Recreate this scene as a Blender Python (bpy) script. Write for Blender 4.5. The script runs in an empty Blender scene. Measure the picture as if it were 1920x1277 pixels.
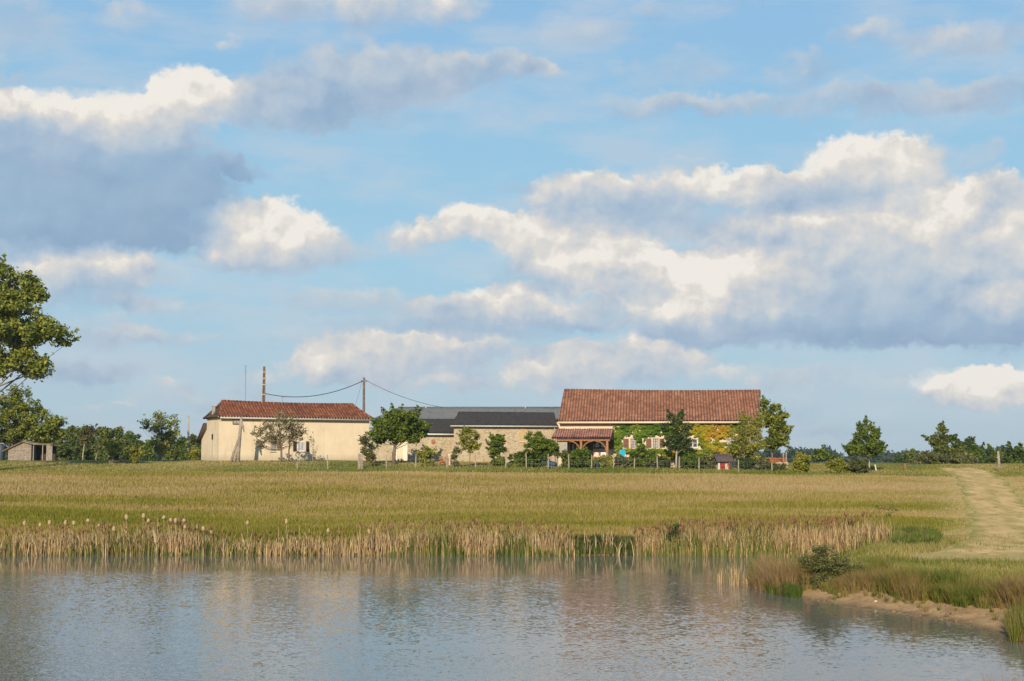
import bpy, math, random
import numpy as np
R = math.radians
RNG = np.random.default_rng(7)
random.seed(7)
sc = bpy.context.scene

# ---------------------------------------------------------------- camera
F = 2667.0          # focal length in pixels of the 1920 px wide photograph
CAMZ = 4.5
PITCH = math.atan(223.5 / F)
cam_d = bpy.data.cameras.new('camera')
cam_d.sensor_width = 36.0
cam_d.lens = 36.0 * F / 1920.0
cam_d.clip_end = 9000.0
cam_d.clip_start = 0.2
cam = bpy.data.objects.new('camera', cam_d)
cam.location = (0, 0, CAMZ)
cam.rotation_euler = (math.pi / 2 + PITCH, 0, 0)
sc.collection.objects.link(cam)
sc.camera = cam

# ---------------------------------------------------------------- sun, exposure
SUN_EL, SUN_AZ = 24.0, 10.0     # azimuth: degrees to the left of straight behind the camera
sun_d = bpy.data.lights.new('sun', 'SUN')
sun_d.energy = 5.0
sun_d.angle = R(0.5)
sun_d.color = (1.0, 0.86, 0.66)
sun = bpy.data.objects.new('sun', sun_d)
sun.rotation_euler = (math.pi / 2 - R(SUN_EL), 0, -R(SUN_AZ))
sc.collection.objects.link(sun)
sc.view_settings.view_transform = 'Standard'
sc.view_settings.look = 'None'
sc.view_settings.exposure = 0.0
sc.view_settings.gamma = 1.0
sc.view_settings.use_curve_mapping = False
sc.cycles.max_bounces = 6
sc.cycles.diffuse_bounces = 2
sc.cycles.transparent_max_bounces = 8
sc.cycles.volume_bounces = 0


def lin(r, g, b):
    def f(c):
        c /= 255.0
        return c / 12.92 if c <= 0.04045 else ((c + 0.055) / 1.055) ** 2.4
    return (f(r), f(g), f(b), 1.0)


# ---------------------------------------------------------------- pixel helpers
def ray(px, py):
    a = (px - 960.0) / F
    b = (638.5 - py) / F
    cp, sp = math.cos(PITCH), math.sin(PITCH)
    return np.array([a, cp - b * sp, sp + b * cp])


def at(px, py, Y):
    d = ray(px, py)
    t = Y / d[1]
    return np.array([d[0] * t, Y, CAMZ + d[2] * t])


# ---------------------------------------------------------------- node helpers
class NT:
    def __init__(self, tree):
        self.t = tree
        self.n = tree.nodes
        self.l = tree.links

    def new(self, typ, **kw):
        nd = self.n.new(typ)
        for k, v in kw.items():
            setattr(nd, k, v)
        return nd

    def put(self, sock, v):
        if isinstance(v, bpy.types.NodeSocket):
            self.l.new(v, sock)
        elif v is not None:
            sock.default_value = v

    def m(self, op, a, b=None, c=None, clamp=False):
        nd = self.new('ShaderNodeMath', operation=op, use_clamp=clamp)
        for i, v in enumerate((a, b, c)):
            if v is not None:
                self.put(nd.inputs[i], v)
        return nd.outputs[0]

    def v(self, op, a, b=None, c=None):
        nd = self.new('ShaderNodeVectorMath', operation=op)
        for i, x in enumerate((a, b, c)):
            if x is not None:
                self.put(nd.inputs[i], x)
        return nd.outputs['Value'] if op in ('LENGTH', 'DOT_PRODUCT', 'DISTANCE') else nd.outputs[0]

    def noise(self, vec, scale, detail=4, rough=0.5, out=0, dist=0.0, dim='3D'):
        nd = self.new('ShaderNodeTexNoise', noise_dimensions=dim)
        self.put(nd.inputs['Vector'], vec)
        nd.inputs['Scale'].default_value = scale
        nd.inputs['Detail'].default_value = detail
        nd.inputs['Roughness'].default_value = rough
        nd.inputs['Distortion'].default_value = dist
        return nd.outputs[out]

    def ramp(self, fac, stops, interp='LINEAR'):
        nd = self.new('ShaderNodeValToRGB')
        cr = nd.color_ramp
        cr.interpolation = interp
        while len(cr.elements) < len(stops):
            cr.elements.new(0.5)
        for e, (p, c) in zip(cr.elements, stops):
            e.position = p
            e.color = c if len(c) == 4 else (*c, 1.0)
        self.put(nd.inputs[0], fac)
        return nd.outputs[0]

    def mix(self, fac, a, b, mode='MIX'):
        nd = self.new('ShaderNodeMix', data_type='RGBA', blend_type=mode)
        self.put(nd.inputs[0], fac)
        self.put(nd.inputs[6], a)
        self.put(nd.inputs[7], b)
        return nd.outputs[2]

    def rng(self, v, a, b, c=0.0, d=1.0, smooth=False):
        nd = self.new('ShaderNodeMapRange')
        if smooth:
            nd.interpolation_type = 'SMOOTHSTEP'
        self.put(nd.inputs[0], v)
        for i, x in enumerate((a, b, c, d)):
            self.put(nd.inputs[i + 1], x)
        return nd.outputs[0]

    def xyz(self, x, y, z=0.0):
        nd = self.new('ShaderNodeCombineXYZ')
        for i, q in enumerate((x, y, z)):
            self.put(nd.inputs[i], q)
        return nd.outputs[0]

    def sep(self, v):
        nd = self.new('ShaderNodeSeparateXYZ')
        self.put(nd.inputs[0], v)
        return nd.outputs


# ---------------------------------------------------------------- world: sky with clouds
def build_world():
    w = bpy.data.worlds.new('World')
    sc.world = w
    w.use_nodes = True
    t = NT(w.node_tree)
    t.n.clear()
    STR = 0.1
    sky = t.new('ShaderNodeTexSky', sky_type='NISHITA', sun_disc=False,
                sun_elevation=R(SUN_EL), sun_rotation=R(180 + SUN_AZ),
                air_density=1.0, dust_density=0.6, ozone_density=1.5, altitude=100)
    tc = t.new('ShaderNodeTexCoord')
    x, y, z = t.sep(tc.outputs['Generated'])
    K = F / 100.0
    az = t.m('MULTIPLY', t.m('ARCTAN2', x, t.m('ABSOLUTE', y)), K)
    el = t.m('MULTIPLY', t.m('ARCSINE', z), K)
    P = t.xyz(az, el, 0.0)
    # ragged, billowing outlines: warp the coordinates
    w1 = t.v('SUBTRACT', t.noise(P, 0.55, 3, 0.55, out=1), (0.5, 0.5, 0.5))
    w2 = t.v('SUBTRACT', t.noise(P, 2.2, 5, 0.6, out=1), (0.5, 0.5, 0.5))
    Pw = t.v('MULTIPLY_ADD', w1, (1.1, 0.8, 0.0), P)
    Pw = t.v('MULTIPLY_ADD', w2, (0.75, 0.55, 0.0), Pw)
    w3 = t.v('SUBTRACT', t.noise(P, 7.0, 6, 0.62, out=1), (0.5, 0.5, 0.5))
    Pw = t.v('MULTIPLY_ADD', w3, (0.15, 0.12, 0.0), Pw)
    # (px, py, rx, ry, amount, brightness)
    blobs = CLOUDS
    C = None
    S = None
    for (px, py, rx, ry, amp, sh) in blobs:
        d = ray(px, py)
        d = d / np.linalg.norm(d)
        rx, ry = rx * 1.16, ry * 1.16
        a0 = math.atan2(d[0], d[1]) * K
        e0 = math.asin(d[2]) * K
        q = t.v('MULTIPLY_ADD', Pw, (100.0 / rx, 100.0 / ry, 0.0), (-a0 * 100.0 / rx, -e0 * 100.0 / ry, 0.0))
        r2 = t.v('DOT_PRODUCT', q, q)
        b = t.m('MULTIPLY_ADD', r2, -amp, amp)
        b = t.m('MAXIMUM', b, 0.0)
        C = b if C is None else t.m('ADD', C, b)
        # each billow is lit from above left and grey underneath
        lit = t.m('ADD', t.v('DOT_PRODUCT', q, (-0.10, 0.30, 0.0)), sh)
        S = t.m('MULTIPLY', b, lit) if S is None else t.m('MULTIPLY_ADD', b, lit, S)
    Sh = t.m('DIVIDE', S, t.m('ADD', C, 0.001))
    Cc = t.m('MINIMUM', C, 1.1)
    Ps = t.v('MULTIPLY', P, (1.0, 1.35, 1.0))
    n1 = t.noise(t.v('MULTIPLY_ADD', w3, (0.1, 0.1, 0), Ps), 1.2, 10, 0.56)
    # light comes from the upper left, toward the viewer's side of the clouds
    Pb = t.v('ADD', P, (-0.14, 0.24, 0.0))
    nA = t.noise(t.v('MULTIPLY_ADD', w2, (0.3, 0.3, 0), P), 1.2, 6, 0.5)
    nB = t.noise(t.v('MULTIPLY_ADD', w2, (0.3, 0.3, 0), Pb), 1.2, 3.5, 0.5)
    relief = t.m('SUBTRACT', nA, nB)
    wf = t.v('MULTIPLY_ADD', w3, (0.16, 0.16, 0), P)
    nC = t.noise(wf, 3.4, 8, 0.6)
    nD = t.noise(t.v('ADD', wf, (-0.05, 0.09, 0.0)), 3.4, 5, 0.6)
    relief = t.m('MULTIPLY_ADD', t.m('SUBTRACT', nC, nD), 0.22, relief)
    # faint high haze clouds everywhere in the sky
    wis = t.noise(t.v('MULTIPLY', P, (0.35, 1.1, 1.0)), 0.9, 7, 0.58)
    dens = t.m('ADD', t.m('MULTIPLY', Cc, 0.95), t.m('MULTIPLY_ADD', n1, 1.25, -0.60))
    hard = t.rng(dens, 0.14, t.rng(Sh, .3, 1.0, .92, .62), 0.0, 1.0, smooth=True)
    soft = t.rng(t.m('ADD', t.m('MULTIPLY', Cc, 1.1), t.m('MULTIPLY_ADD', wis, 1.7, -0.78)), 0.05, 1.05, 0.0, 0.62, smooth=True)
    # crisp where the sun strikes the cloud, soft where it is a dull sheet
    mask = t.m('MAXIMUM', t.m('MULTIPLY', hard, t.rng(Sh, 0.3, 0.8, 0.72, 1.0)), soft)
    veil = t.rng(wis, 0.40, 0.72, 0.0, 0.55, smooth=True)
    big = t.noise(t.v('MULTIPLY', P, (0.6, 1.0, 1.0)), 0.8, 4, 0.5)
    shade = t.m('MULTIPLY_ADD', relief, t.rng(Sh, 0.2, 0.9, 0.5, 1.25), Sh)
    shade = t.m('ADD', shade, t.m('MULTIPLY', t.m('SUBTRACT', big, 0.5), 0.7))
    shade = t.m('ADD', shade, t.m('MULTIPLY', t.m('SUBTRACT', n1, 0.5), 0.18))
    # thin margins drift toward the pale middle tone
    shade = t.m('ADD', t.m('MULTIPLY', shade, t.m('MULTIPLY_ADD', mask, 0.45, 0.55)), t.m('MULTIPLY_ADD', mask, -0.27, 0.27))
    s = 1.0 / STR
    def c(r, g, b):
        l = lin(r, g, b)
        return (l[0] * s, l[1] * s, l[2] * s, 1)
    # ramp works in 0..1, so scale afterwards
    col = t.ramp(shade, [(0.0, lin(134, 158, 189)), (0.25, lin(155, 175, 200)), (0.5, lin(184, 196, 210)),
                         (0.70, lin(206, 209, 212)), (0.86, lin(224, 220, 214)), (1.0, lin(241, 236, 228))])
    col = t.mix(1.0, col, (s, s, s, 1), 'MULTIPLY')
    # clear air: the physical sky, tinted to the photograph's slightly cyan white balance
    base = t.mix(1.0, sky.outputs[0], SKY_TINT, 'MULTIPLY')
    hz = t.rng(z, 0.0, 0.30, 1.0, 0.0, smooth=True)
    up = t.ramp(t.rng(z, 0.0, 0.45), SKY_STOPS)
    up = t.mix(1.0, up, (s, s, s, 1), 'MULTIPLY')
    base = t.mix(0.85, base, up)
    cl = t.mix(veil, base, c(205, 212, 220))
    cl = t.mix(mask, cl, col)
    bg = t.new('ShaderNodeBackground')
    t.put(bg.inputs[0], cl)
    bg.inputs[1].default_value = STR
    out = t.new('ShaderNodeOutputWorld')
    t.l.new(bg.outputs[0], out.inputs[0])
    w.cycles.sampling_method = 'MANUAL'
    w.cycles.sample_map_resolution = 512


SKY_TINT = (1.0, 1.0, 1.0, 1)
SKY_STOPS = [(0.0, lin(176, 199, 215)), (0.14, lin(168, 198, 218)), (0.3, lin(160, 203, 226)),
             (0.5, lin(153, 200, 229)), (0.68, lin(146, 193, 230)), (1.0, lin(112, 168, 218))]
CLOUDS = [
    # large dark cloud, upper left, and its bright crest
    (150, 345, 300, 120, 1.3, 0.13), (20, 330, 180, 130, 1.0, 0.10), (260, 380, 150, 80, .8, 0.18), (200, 415, 260, 50, .6, 0.06),
    (90, 190, 110, 34, .8, 1.1), (20, 200, 60, 26, .6, 1.0), (250, 215, 120, 60, .75, .95), (355, 158, 66, 46, .9, 1.15), (200, 262, 130, 50, .6, .62),
    (300, 240, 100, 50, .6, .85), (380, 200, 120, 50, .6, .70),
    (500, 195, 170, 50, .75, 0.52), (620, 150, 170, 62, .75, 0.34), (760, 135, 150, 56, .65, 0.38), (900, 135, 140, 36, .7, 0.55),
    (650, 208, 180, 36, .55, 0.36), (1000, 140, 60, 26, .5, .6), (700, 90, 130, 40, .4, .5),
    (740, 12, 230, 42, .7, .58), (500, 5, 100, 35, .55, .42), (225, 25, 70, 38, .5, .62), (430, 75, 25, 12, .34, .6),
    (30, 20, 100, 60, .45, .45), (0, 130, 40, 50, .5, .55),
    (447, 316, 60, 22, .9, 0.18),
    # single cumulus left of centre
    (490, 425, 120, 62, 1.3, .98), (520, 475, 110, 42, .9, .62), (430, 480, 80, 25, .5, .35), (630, 470, 70, 35, .55, .55),
    # left low clouds
    (170, 500, 160, 42, .9, .78), (100, 545, 160, 42, .7, .32), (300, 570, 130, 22, .6, .62), (290, 625, 120, 18, .55, .60),
    (20, 455, 60, 20, .6, .7), (160, 690, 110, 28, .45, .25), (330, 715, 40, 18, .6, .66), (190, 762, 60, 12, .5, .62),
    # big bank on the right
    (1110, 365, 130, 50, 1.0, .62), (1240, 350, 120, 48, .9, .60), (1180, 395, 200, 45, .7, .30), (1380, 350, 130, 36, .9, .9),
    (1640, 320, 150, 62, 1.3, .74), (1500, 355, 120, 40, .8, .62), (1560, 385, 200, 28, .7, .38), (1830, 400, 150, 62, 1.1, .86),
    (1700, 430, 220, 56, .85, .80), (1500, 440, 200, 54, .75, .76), (1080, 460, 160, 62, 1.0, .95), (1290, 440, 150, 40, .55, .58),
    (880, 425, 90, 42, 1.1, .88), (780, 440, 70, 30, .6, .72), (970, 450, 60, 40, .5, .5), (1890, 470, 120, 60, .8, .74),
    (1330, 535, 200, 70, 1.2, 1.0), (1130, 520, 110, 50, .8, .92), (1190, 530, 70, 45, .9, .26), (1010, 520, 120, 30, .6, .4),
    (1580, 530, 200, 75, 1.0, .50), (1760, 545, 190, 80, .9, .42), (1600, 625, 330, 34, 1.1, .14), (1350, 615, 220, 26, .7, .30),
    (1870, 620, 140, 50, .8, .18), (1880, 560, 90, 40, 1.0, .95), (1890, 365, 80, 28, .5, .4),
    (950, 570, 110, 38, .9, .84), (820, 585, 90, 26, .6, .68), (700, 570, 180, 28, .6, .5), (870, 615, 260, 24, .7, .28),
    (1100, 590, 130, 30, .7, .55),
    # low creamy bank above the roofs
    (680, 675, 130, 48, 1.1, .74), (850, 655, 110, 36, .9, .72), (780, 700, 200, 28, .6, .62), (560, 700, 90, 26, .6, .64),
    (1150, 685, 190, 50, 1.1, .74), (1260, 665, 90, 30, .6, .70), (1020, 715, 120, 24, .6, .68), (850, 725, 80, 16, .6, .7),
    (1440, 705, 150, 20, .5, .62), (1000, 655, 120, 30, .5, .4), (460, 715, 60, 20, .4, .62),
    (1860, 730, 120, 38, 1.2, .95), (1920, 710, 70, 30, .6, .95), (1790, 755, 80, 16, .5, .6),
    # thin clouds top right
    (1510, 125, 110, 34, .6, .42), (1220, 195, 130, 26, .7, .42), (1400, 185, 130, 26, .65, .42), (1650, 190, 200, 32, .75, .42),
    (1850, 185, 130, 30, .7, .42), (1810, 75, 120, 34, .75, .48), (1650, 65, 90, 26, .55, .48), (1260, 125, 130, 40, .42, .5),
    (1110, 55, 100, 36, .42, .5), (1230, 20, 40, 14, .4, .55), (1855, 300, 40, 40, .45, .5), (1560, 800, 100, 18, .45, .25),
    (1500, 770, 60, 20, .4, .28), (1390, 5, 60, 12, .4, .5), (960, 345, 60, 20, .35, .25),
    (150, 620, 200, 30, .42, .5), (80, 700, 160, 36, .42, .36), (520, 640, 180, 22, .38, .5), (400, 745, 180, 26, .40, .55), (1500, 740, 220, 26, .38, .5), (1250, 620, 120, 30, .5, .55),
]
build_world()


# ---------------------------------------------------------------- object helpers
def tag(o, label=None, cat=None, group=None, kind=None):
    if label: o['label'] = label
    if cat: o['category'] = cat
    if group: o['group'] = group
    if kind: o['kind'] = kind
    return o


def empty(name, loc, rz=0.0, label=None, cat=None, group=None):
    o = bpy.data.objects.new(name, None)
    o.empty_display_size = 0.3
    sc.collection.objects.link(o)
    o.location = tuple(float(q) for q in loc)
    o.rotation_euler = (0, 0, rz)
    return tag(o, label, cat, group)


def link(name, me, mat=None, parent=None):
    o = bpy.data.objects.new(name, me)
    if mat:
        me.materials.append(mat)
    sc.collection.objects.link(o)
    if parent:
        o.parent = parent
    return o


def np_mesh(name, verts, faces, attrs=None, smooth=False):
    """verts Nx3, faces MxK (K = 3 or 4)"""
    me = bpy.data.meshes.new(name)
    verts = np.asarray(verts, dtype=np.float32)
    faces = np.asarray(faces, dtype=np.int32)
    k = faces.shape[1]
    me.vertices.add(len(verts))
    me.vertices.foreach_set('co', verts.ravel())
    me.loops.add(faces.size)
    me.loops.foreach_set('vertex_index', faces.ravel())
    me.polygons.add(len(faces))
    me.polygons.foreach_set('loop_start', np.arange(0, faces.size, k, dtype=np.int32))
    me.update(calc_edges=True)
    if smooth:
        me.polygons.foreach_set('use_smooth', np.ones(len(faces), dtype=bool))
    for an, (dom, vals) in (attrs or {}).items():
        a = me.attributes.new(an, 'FLOAT', dom)
        a.data.foreach_set('value', np.asarray(vals, dtype=np.float32))
    return me


class MB:
    """collects boxes, tubes and polygons into one mesh"""
    def __init__(self):
        self.v, self.f = [], []

    def poly(self, pts):
        i = len(self.v)
        self.v += [tuple(float(c) for c in p) for p in pts]
        self.f.append(tuple(range(i, i + len(pts))))

    def box(self, x0, x1, y0, y1, z0, z1):
        i = len(self.v)
        self.v += [(x0, y0, z0), (x1, y0, z0), (x1, y1, z0), (x0, y1, z0), (x0, y0, z1), (x1, y0, z1), (x1, y1, z1), (x0, y1, z1)]
        for q in ((3, 2, 1, 0), (4, 5, 6, 7), (0, 1, 5, 4), (1, 2, 6, 5), (2, 3, 7, 6), (3, 0, 4, 7)):
            self.f.append(tuple(i + a for a in q))
        return self

    def prism(self, outline, y0, y1):
        """outline: list of (x, z) counterclockwise seen from -y"""
        i = len(self.v)
        n = len(outline)
        self.v += [(x, y0, z) for x, z in outline] + [(x, y1, z) for x, z in outline]
        self.f.append(tuple(range(i, i + n)))
        self.f.append(tuple(range(i + 2 * n - 1, i + n - 1, -1)))
        for k in range(n):
            a, b = k, (k + 1) % n
            self.f.append((i + b, i + a, i + n + a, i + n + b))
        return self

    def prismx(self, outline, x0, x1):
        """outline: list of (y, z)"""
        i = len(self.v)
        n = len(outline)
        self.v += [(x0, y, z) for y, z in outline] + [(x1, y, z) for y, z in outline]
        self.f.append(tuple(range(i + n - 1, i - 1, -1)))
        self.f.append(tuple(range(i + n, i + 2 * n)))
        for k in range(n):
            a, b = k, (k + 1) % n
            self.f.append((i + a, i + b, i + n + b, i + n + a))
        return self

    def tube(self, pts, radii, seg=8, cap=True):
        pts = [np.array(p, float) for p in pts]
        i = len(self.v)
        n = len(pts)
        if not hasattr(radii, '__len__'):
            radii = [radii] * n
        for k, p in enumerate(pts):
            d = pts[min(k + 1, n - 1)] - pts[max(k - 1, 0)]
            d = d / (np.linalg.norm(d) + 1e-9)
            ref = np.array([1.0, 0, 0]) if abs(d[0]) < 0.8 else np.array([0, 1.0, 0])
            a = np.cross(d, ref); a /= np.linalg.norm(a)
            b = np.cross(d, a)
            for s in range(seg):
                th = 2 * math.pi * s / seg
                q = p + radii[k] * (a * math.cos(th) + b * math.sin(th))
                self.v.append(tuple(q))
        for k in range(n - 1):
            for s in range(seg):
                s2 = (s + 1) % seg
                self.f.append((i + k * seg + s, i + k * seg + s2, i + (k + 1) * seg + s2, i + (k + 1) * seg + s))
        if cap:
            self.f.append(tuple(i + s for s in range(seg - 1, -1, -1)))
            self.f.append(tuple(i + (n - 1) * seg + s for s in range(seg)))
        return self

    def blob(self, c, r, seg=10, rings=7, jitter=0.0):
        i = len(self.v)
        rx, ry, rz = r
        for k in range(rings + 1):
            ph = math.pi * k / rings
            for s in range(seg):
                th = 2 * math.pi * s / seg
                j = 1 + jitter * (random.random() - .5)
                self.v.append((c[0] + rx * math.sin(ph) * math.cos(th) * j, c[1] + ry * math.sin(ph) * math.sin(th) * j, c[2] + rz * math.cos(ph) * j))
        for k in range(rings):
            for s in range(seg):
                s2 = (s + 1) % seg
                self.f.append((i + k * seg + s, i + (k + 1) * seg + s, i + (k + 1) * seg + s2, i + k * seg + s2))
        return self

    def build(self, name, mat, parent=None, smooth=False, bevel=0.0):
        me = bpy.data.meshes.new(name)
        me.from_pydata(self.v, [], self.f)
        me.update()
        if smooth:
            me.polygons.foreach_set('use_smooth', [True] * len(me.polygons))
        o = link(name, me, mat, parent)
        if bevel:
            b = o.modifiers.new('bevel', 'BEVEL'); b.width = bevel; b.segments = 2
            b.limit_method = 'ANGLE'
        return o


# ---------------------------------------------------------------- materials
def new_mat(name):
    m = bpy.data.materials.new(name)
    m.use_nodes = True
    t = NT(m.node_tree)
    bsdf = t.n['Principled BSDF']
    return m, t, bsdf


def mat_plain(name, col, rough=0.8, var=0.15, scale=3.0, bump=0.0, col2=None, metallic=0.0, spec=0.3, detail=6):
    m, t, b = new_mat(name)
    tc = t.new('ShaderNodeTexCoord')
    n = t.noise(tc.outputs['Object'], scale, detail, 0.6)
    c2 = col2 or tuple(c * (1 - var * 2) for c in col[:3])
    c1 = tuple(min(1, c * (1 + var * (0 if col2 else 1))) for c in col[:3])
    t.put(b.inputs['Base Color'], t.ramp(n, [(0.3, c2), (0.7, c1)]))
    b.inputs['Roughness'].default_value = rough
    b.inputs['Metallic'].default_value = metallic
    b.inputs['Specular IOR Level'].default_value = spec
    if bump:
        bp = t.new('ShaderNodeBump')
        bp.inputs['Strength'].default_value = 0.6
        bp.inputs['Distance'].default_value = bump
        t.put(bp.inputs['Height'], t.noise(tc.outputs['Object'], scale * 4, 6, 0.65))
        t.put(b.inputs['Normal'], bp.outputs[0])
    return m


def mat_leaf(name, cols, trans=0.35, rough=0.55):
    """cols: list of base colours picked per leaf through attribute rnd"""
    m, t, b = new_mat(name)
    at_ = t.new('ShaderNodeAttribute'); at_.attribute_name = 'rnd'
    n = len(cols)
    c = t.ramp(at_.outputs['Fac'], [((i + .5) / n, q) for i, q in enumerate(cols)])
    t.put(b.inputs['Base Color'], c)
    b.inputs['Roughness'].default_value = rough
    b.inputs['Specular IOR Level'].default_value = 0.25
    tr = t.new('ShaderNodeBsdfTranslucent')
    t.put(tr.inputs[0], t.mix(1.0, c, (1.0, 1.0, 0.6, 1), 'MULTIPLY'))
    ms = t.new('ShaderNodeMixShader')
    ms.inputs[0].default_value = trans
    t.l.new(b.outputs[0], ms.inputs[1]); t.l.new(tr.outputs[0], ms.inputs[2])
    t.l.new(ms.outputs[0], t.n['Material Output'].inputs['Surface'])
    return m


# ---------------------------------------------------------------- terrain
def shore_pt(px, py):
    d = ray(px, py)
    k = -CAMZ / d[2]
    return (d[0] * k, d[1] * k)


POND = [(-48, 52), (-44, 66), (-36, 67.6)] + [shore_pt(px, py) for px, py in
        ((0, 1041), (300, 1040), (700, 1041), (1050, 1042), (1200, 1040), (1400, 1043), (1560, 1044))] + \
       [(15.4, 66.3), (15.0, 63), (13.2, 60), (11.0, 56)] + [shore_pt(px, py) for px, py in
        ((1415, 1090), (1410, 1104), (1478, 1118), (1560, 1131), (1700, 1151), (1800, 1168), (1885, 1190), (1925, 1212))] + \
       [(13.6, 31.5), (13.0, 28), (11.5, 25.2), (9, 22), (3, 19), (-20, 18), (-40, 22), (-50, 36)]
POND = np.array(POND)


def pond_sd(X, Y):
    """signed distance to the pond outline, negative inside"""
    X = np.asarray(X, float); Y = np.asarray(Y, float)
    best = np.full(X.shape, 1e9)
    inside = np.zeros(X.shape, bool)
    n = len(POND)
    for i in range(n):
        ax, ay = POND[i]; bx, by = POND[(i + 1) % n]
        dx, dy = bx - ax, by - ay
        tt = np.clip(((X - ax) * dx + (Y - ay) * dy) / (dx * dx + dy * dy), 0, 1)
        best = np.minimum(best, np.hypot(X - ax - tt * dx, Y - ay - tt * dy))
        if ay != by:
            cnd = ((ay > Y) != (by > Y)) & (X < (bx - ax) * (Y - ay) / (by - ay) + ax)
            inside ^= cnd
    return np.where(inside, -best, best)


def vnoise(X, Y, s, seed=0):
    """cheap smooth value noise"""
    X = np.asarray(X, float) / s; Y = np.asarray(Y, float) / s
    xi = np.floor(X).astype(np.int64); yi = np.floor(Y).astype(np.int64)
    fx = X - xi; fy = Y - yi
    fx = fx * fx * (3 - 2 * fx); fy = fy * fy * (3 - 2 * fy)
    def h(a, b):
        n = (a * 374761393 + b * 668265263 + seed * 1442695041) & 0x7fffffff
        n = ((n ^ (n >> 13)) * 1274126177) & 0x7fffffff
        n = n ^ (n >> 16)
        return (n % 100003) / 100003.0
    return (h(xi, yi) * (1 - fx) + h(xi + 1, yi) * fx) * (1 - fy) + (h(xi, yi + 1) * (1 - fx) + h(xi + 1, yi + 1) * fx) * fy


def fbm(X, Y, s, seed=0, o=3):
    r = 0; a = 0.5; tot = 0
    for k in range(o):
        r = r + a * vnoise(X, Y, s / 2 ** k, seed + k); tot += a; a *= .5
    return r / tot


EY = [-4000, 0, 8, 22, 50, 60, 68, 85, 105, 119, 128, 136, 200, 300, 420, 800, 1500, 4000]
EZ = [2.9, 2.9, 2.0, .62, .74, .76, .8, 1.45, 2.95, 3.85, 4.28, 4.42, 4.35, 4.0, 3.2, -4, -6, -6]


def ground(X, Y):
    X = np.asarray(X, float); Y = np.asarray(Y, float)
    E = np.interp(Y, EY, EZ)
    side = np.clip((X + 10) / 45.0, 0, 1)
    E = E - 0.32 * side * np.clip((Y - 85) / 35.0, 0, 1) * np.clip((400 - Y) / 200, 0, 1)
    E = E + (fbm(X, Y, 9.0, 3) - .5) * 0.28 * np.clip((Y - 30) / 30, 0, 1) + (fbm(X, Y, 2.0, 9) - .5) * 0.08
    sd = pond_sd(X, Y)
    beach = np.clip((X - 5) / 3.0, 0, 1) * np.clip((60 - Y) / 4.0, 0, 1)
    slope = 0.45 * (1 - beach) + 0.19 * beach
    wob = (fbm(X, Y, 1.3, 21) - .5) * 0.5
    out = np.minimum(E, 0.0 + (sd + wob * .6) * slope)
    return np.where(sd > 0, np.maximum(out, -0.05), np.maximum(-1.2, sd * 0.3 + wob * .1))


def gz(x, y):
    return float(ground(np.array([x]), np.array([y]))[0])


def hit(px, py, y0=20.0, y1=400.0):
    d = ray(px, py)
    ys = np.arange(y0, y1, 0.1)
    k = ys / d[1]
    zs = CAMZ + d[2] * k
    g = ground(d[0] * k, ys)
    idx = np.argmax(zs < g)
    if not (zs < g).any():
        idx = len(ys) - 1
    return np.array([d[0] * k[idx], ys[idx], g[idx]])


def axis(segs):
    out = []
    for a, b, s in segs:
        out += list(np.arange(a, b, s))
    out.append(segs[-1][1])
    return np.array(out)


# path centre line and edges from where they stand on the slope
PATH_L = [(1752, 877), (1778, 886), (1797, 905), (1809, 930), (1817, 960), (1822, 990), (1812, 1012), (1770, 1030), (1700, 1050)]
PATH_R = [(1825, 877), (1858, 886), (1890, 905), (1912, 930), (1950, 960), (1998, 990), (2050, 1012), (2090, 1030), (2140, 1050)]
PL = np.array([hit(*p) for p in PATH_L]); PR = np.array([hit(*p) for p in PATH_R])
_pyl = PL[::-1, 1]; _pyr = PR[::-1, 1]


def path_in(X, Y):
    """how deep inside the track a point is, in metres (negative outside)"""
    xl = np.interp(Y, _pyl, PL[::-1, 0]); xr = np.interp(Y, _pyr, PR[::-1, 0])
    d = np.minimum(X - xl, xr - X)
    return np.where((Y > _pyl.min() - 1) & (Y < _pyl.max()), d, -5)


def g_colors(t, pos):
    """shared meadow colour from the world position: green and straw patches"""
    x, y, z = t.sep(pos)
    p = t.xyz(t.m('MULTIPLY', x, 0.22), y, 0.0)
    n = t.noise(p, 0.14, 5, 0.62)
    n2 = t.noise(pos, 1.3, 4, 0.6)
    n3 = t.noise(t.xyz(t.m('MULTIPLY', x, 0.12), y, 5.0), 0.45, 4, 0.6)
    f = t.m('ADD', t.m('MULTIPLY_ADD', n, 1.7, -0.36), t.m('MULTIPLY', n2, 0.25))
    f = t.m('ADD', f, t.m('MULTIPLY_ADD', n3, 0.7, -0.35))
    # straw bands across the slope
    b1 = t.m('SUBTRACT', 1.0, t.m('ABSOLUTE', t.m('DIVIDE', t.m('SUBTRACT', y, 104.0), 9.0)), clamp=True)
    b2 = t.m('SUBTRACT', 1.0, t.m('ABSOLUTE', t.m('DIVIDE', t.m('SUBTRACT', y, 84.0), 3.5)), clamp=True)
    b3 = t.m('SUBTRACT', 1.0, t.m('ABSOLUTE', t.m('DIVIDE', t.m('SUBTRACT', y, 76.5), 4.0)), clamp=True)
    f = t.m('ADD', f, t.m('MULTIPLY', b1, 0.26))
    f = t.m('ADD', f, t.m('MULTIPLY', b2, 0.12))
    f = t.m('SUBTRACT', f, t.m('MULTIPLY', b3, 0.16))
    return f


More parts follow.
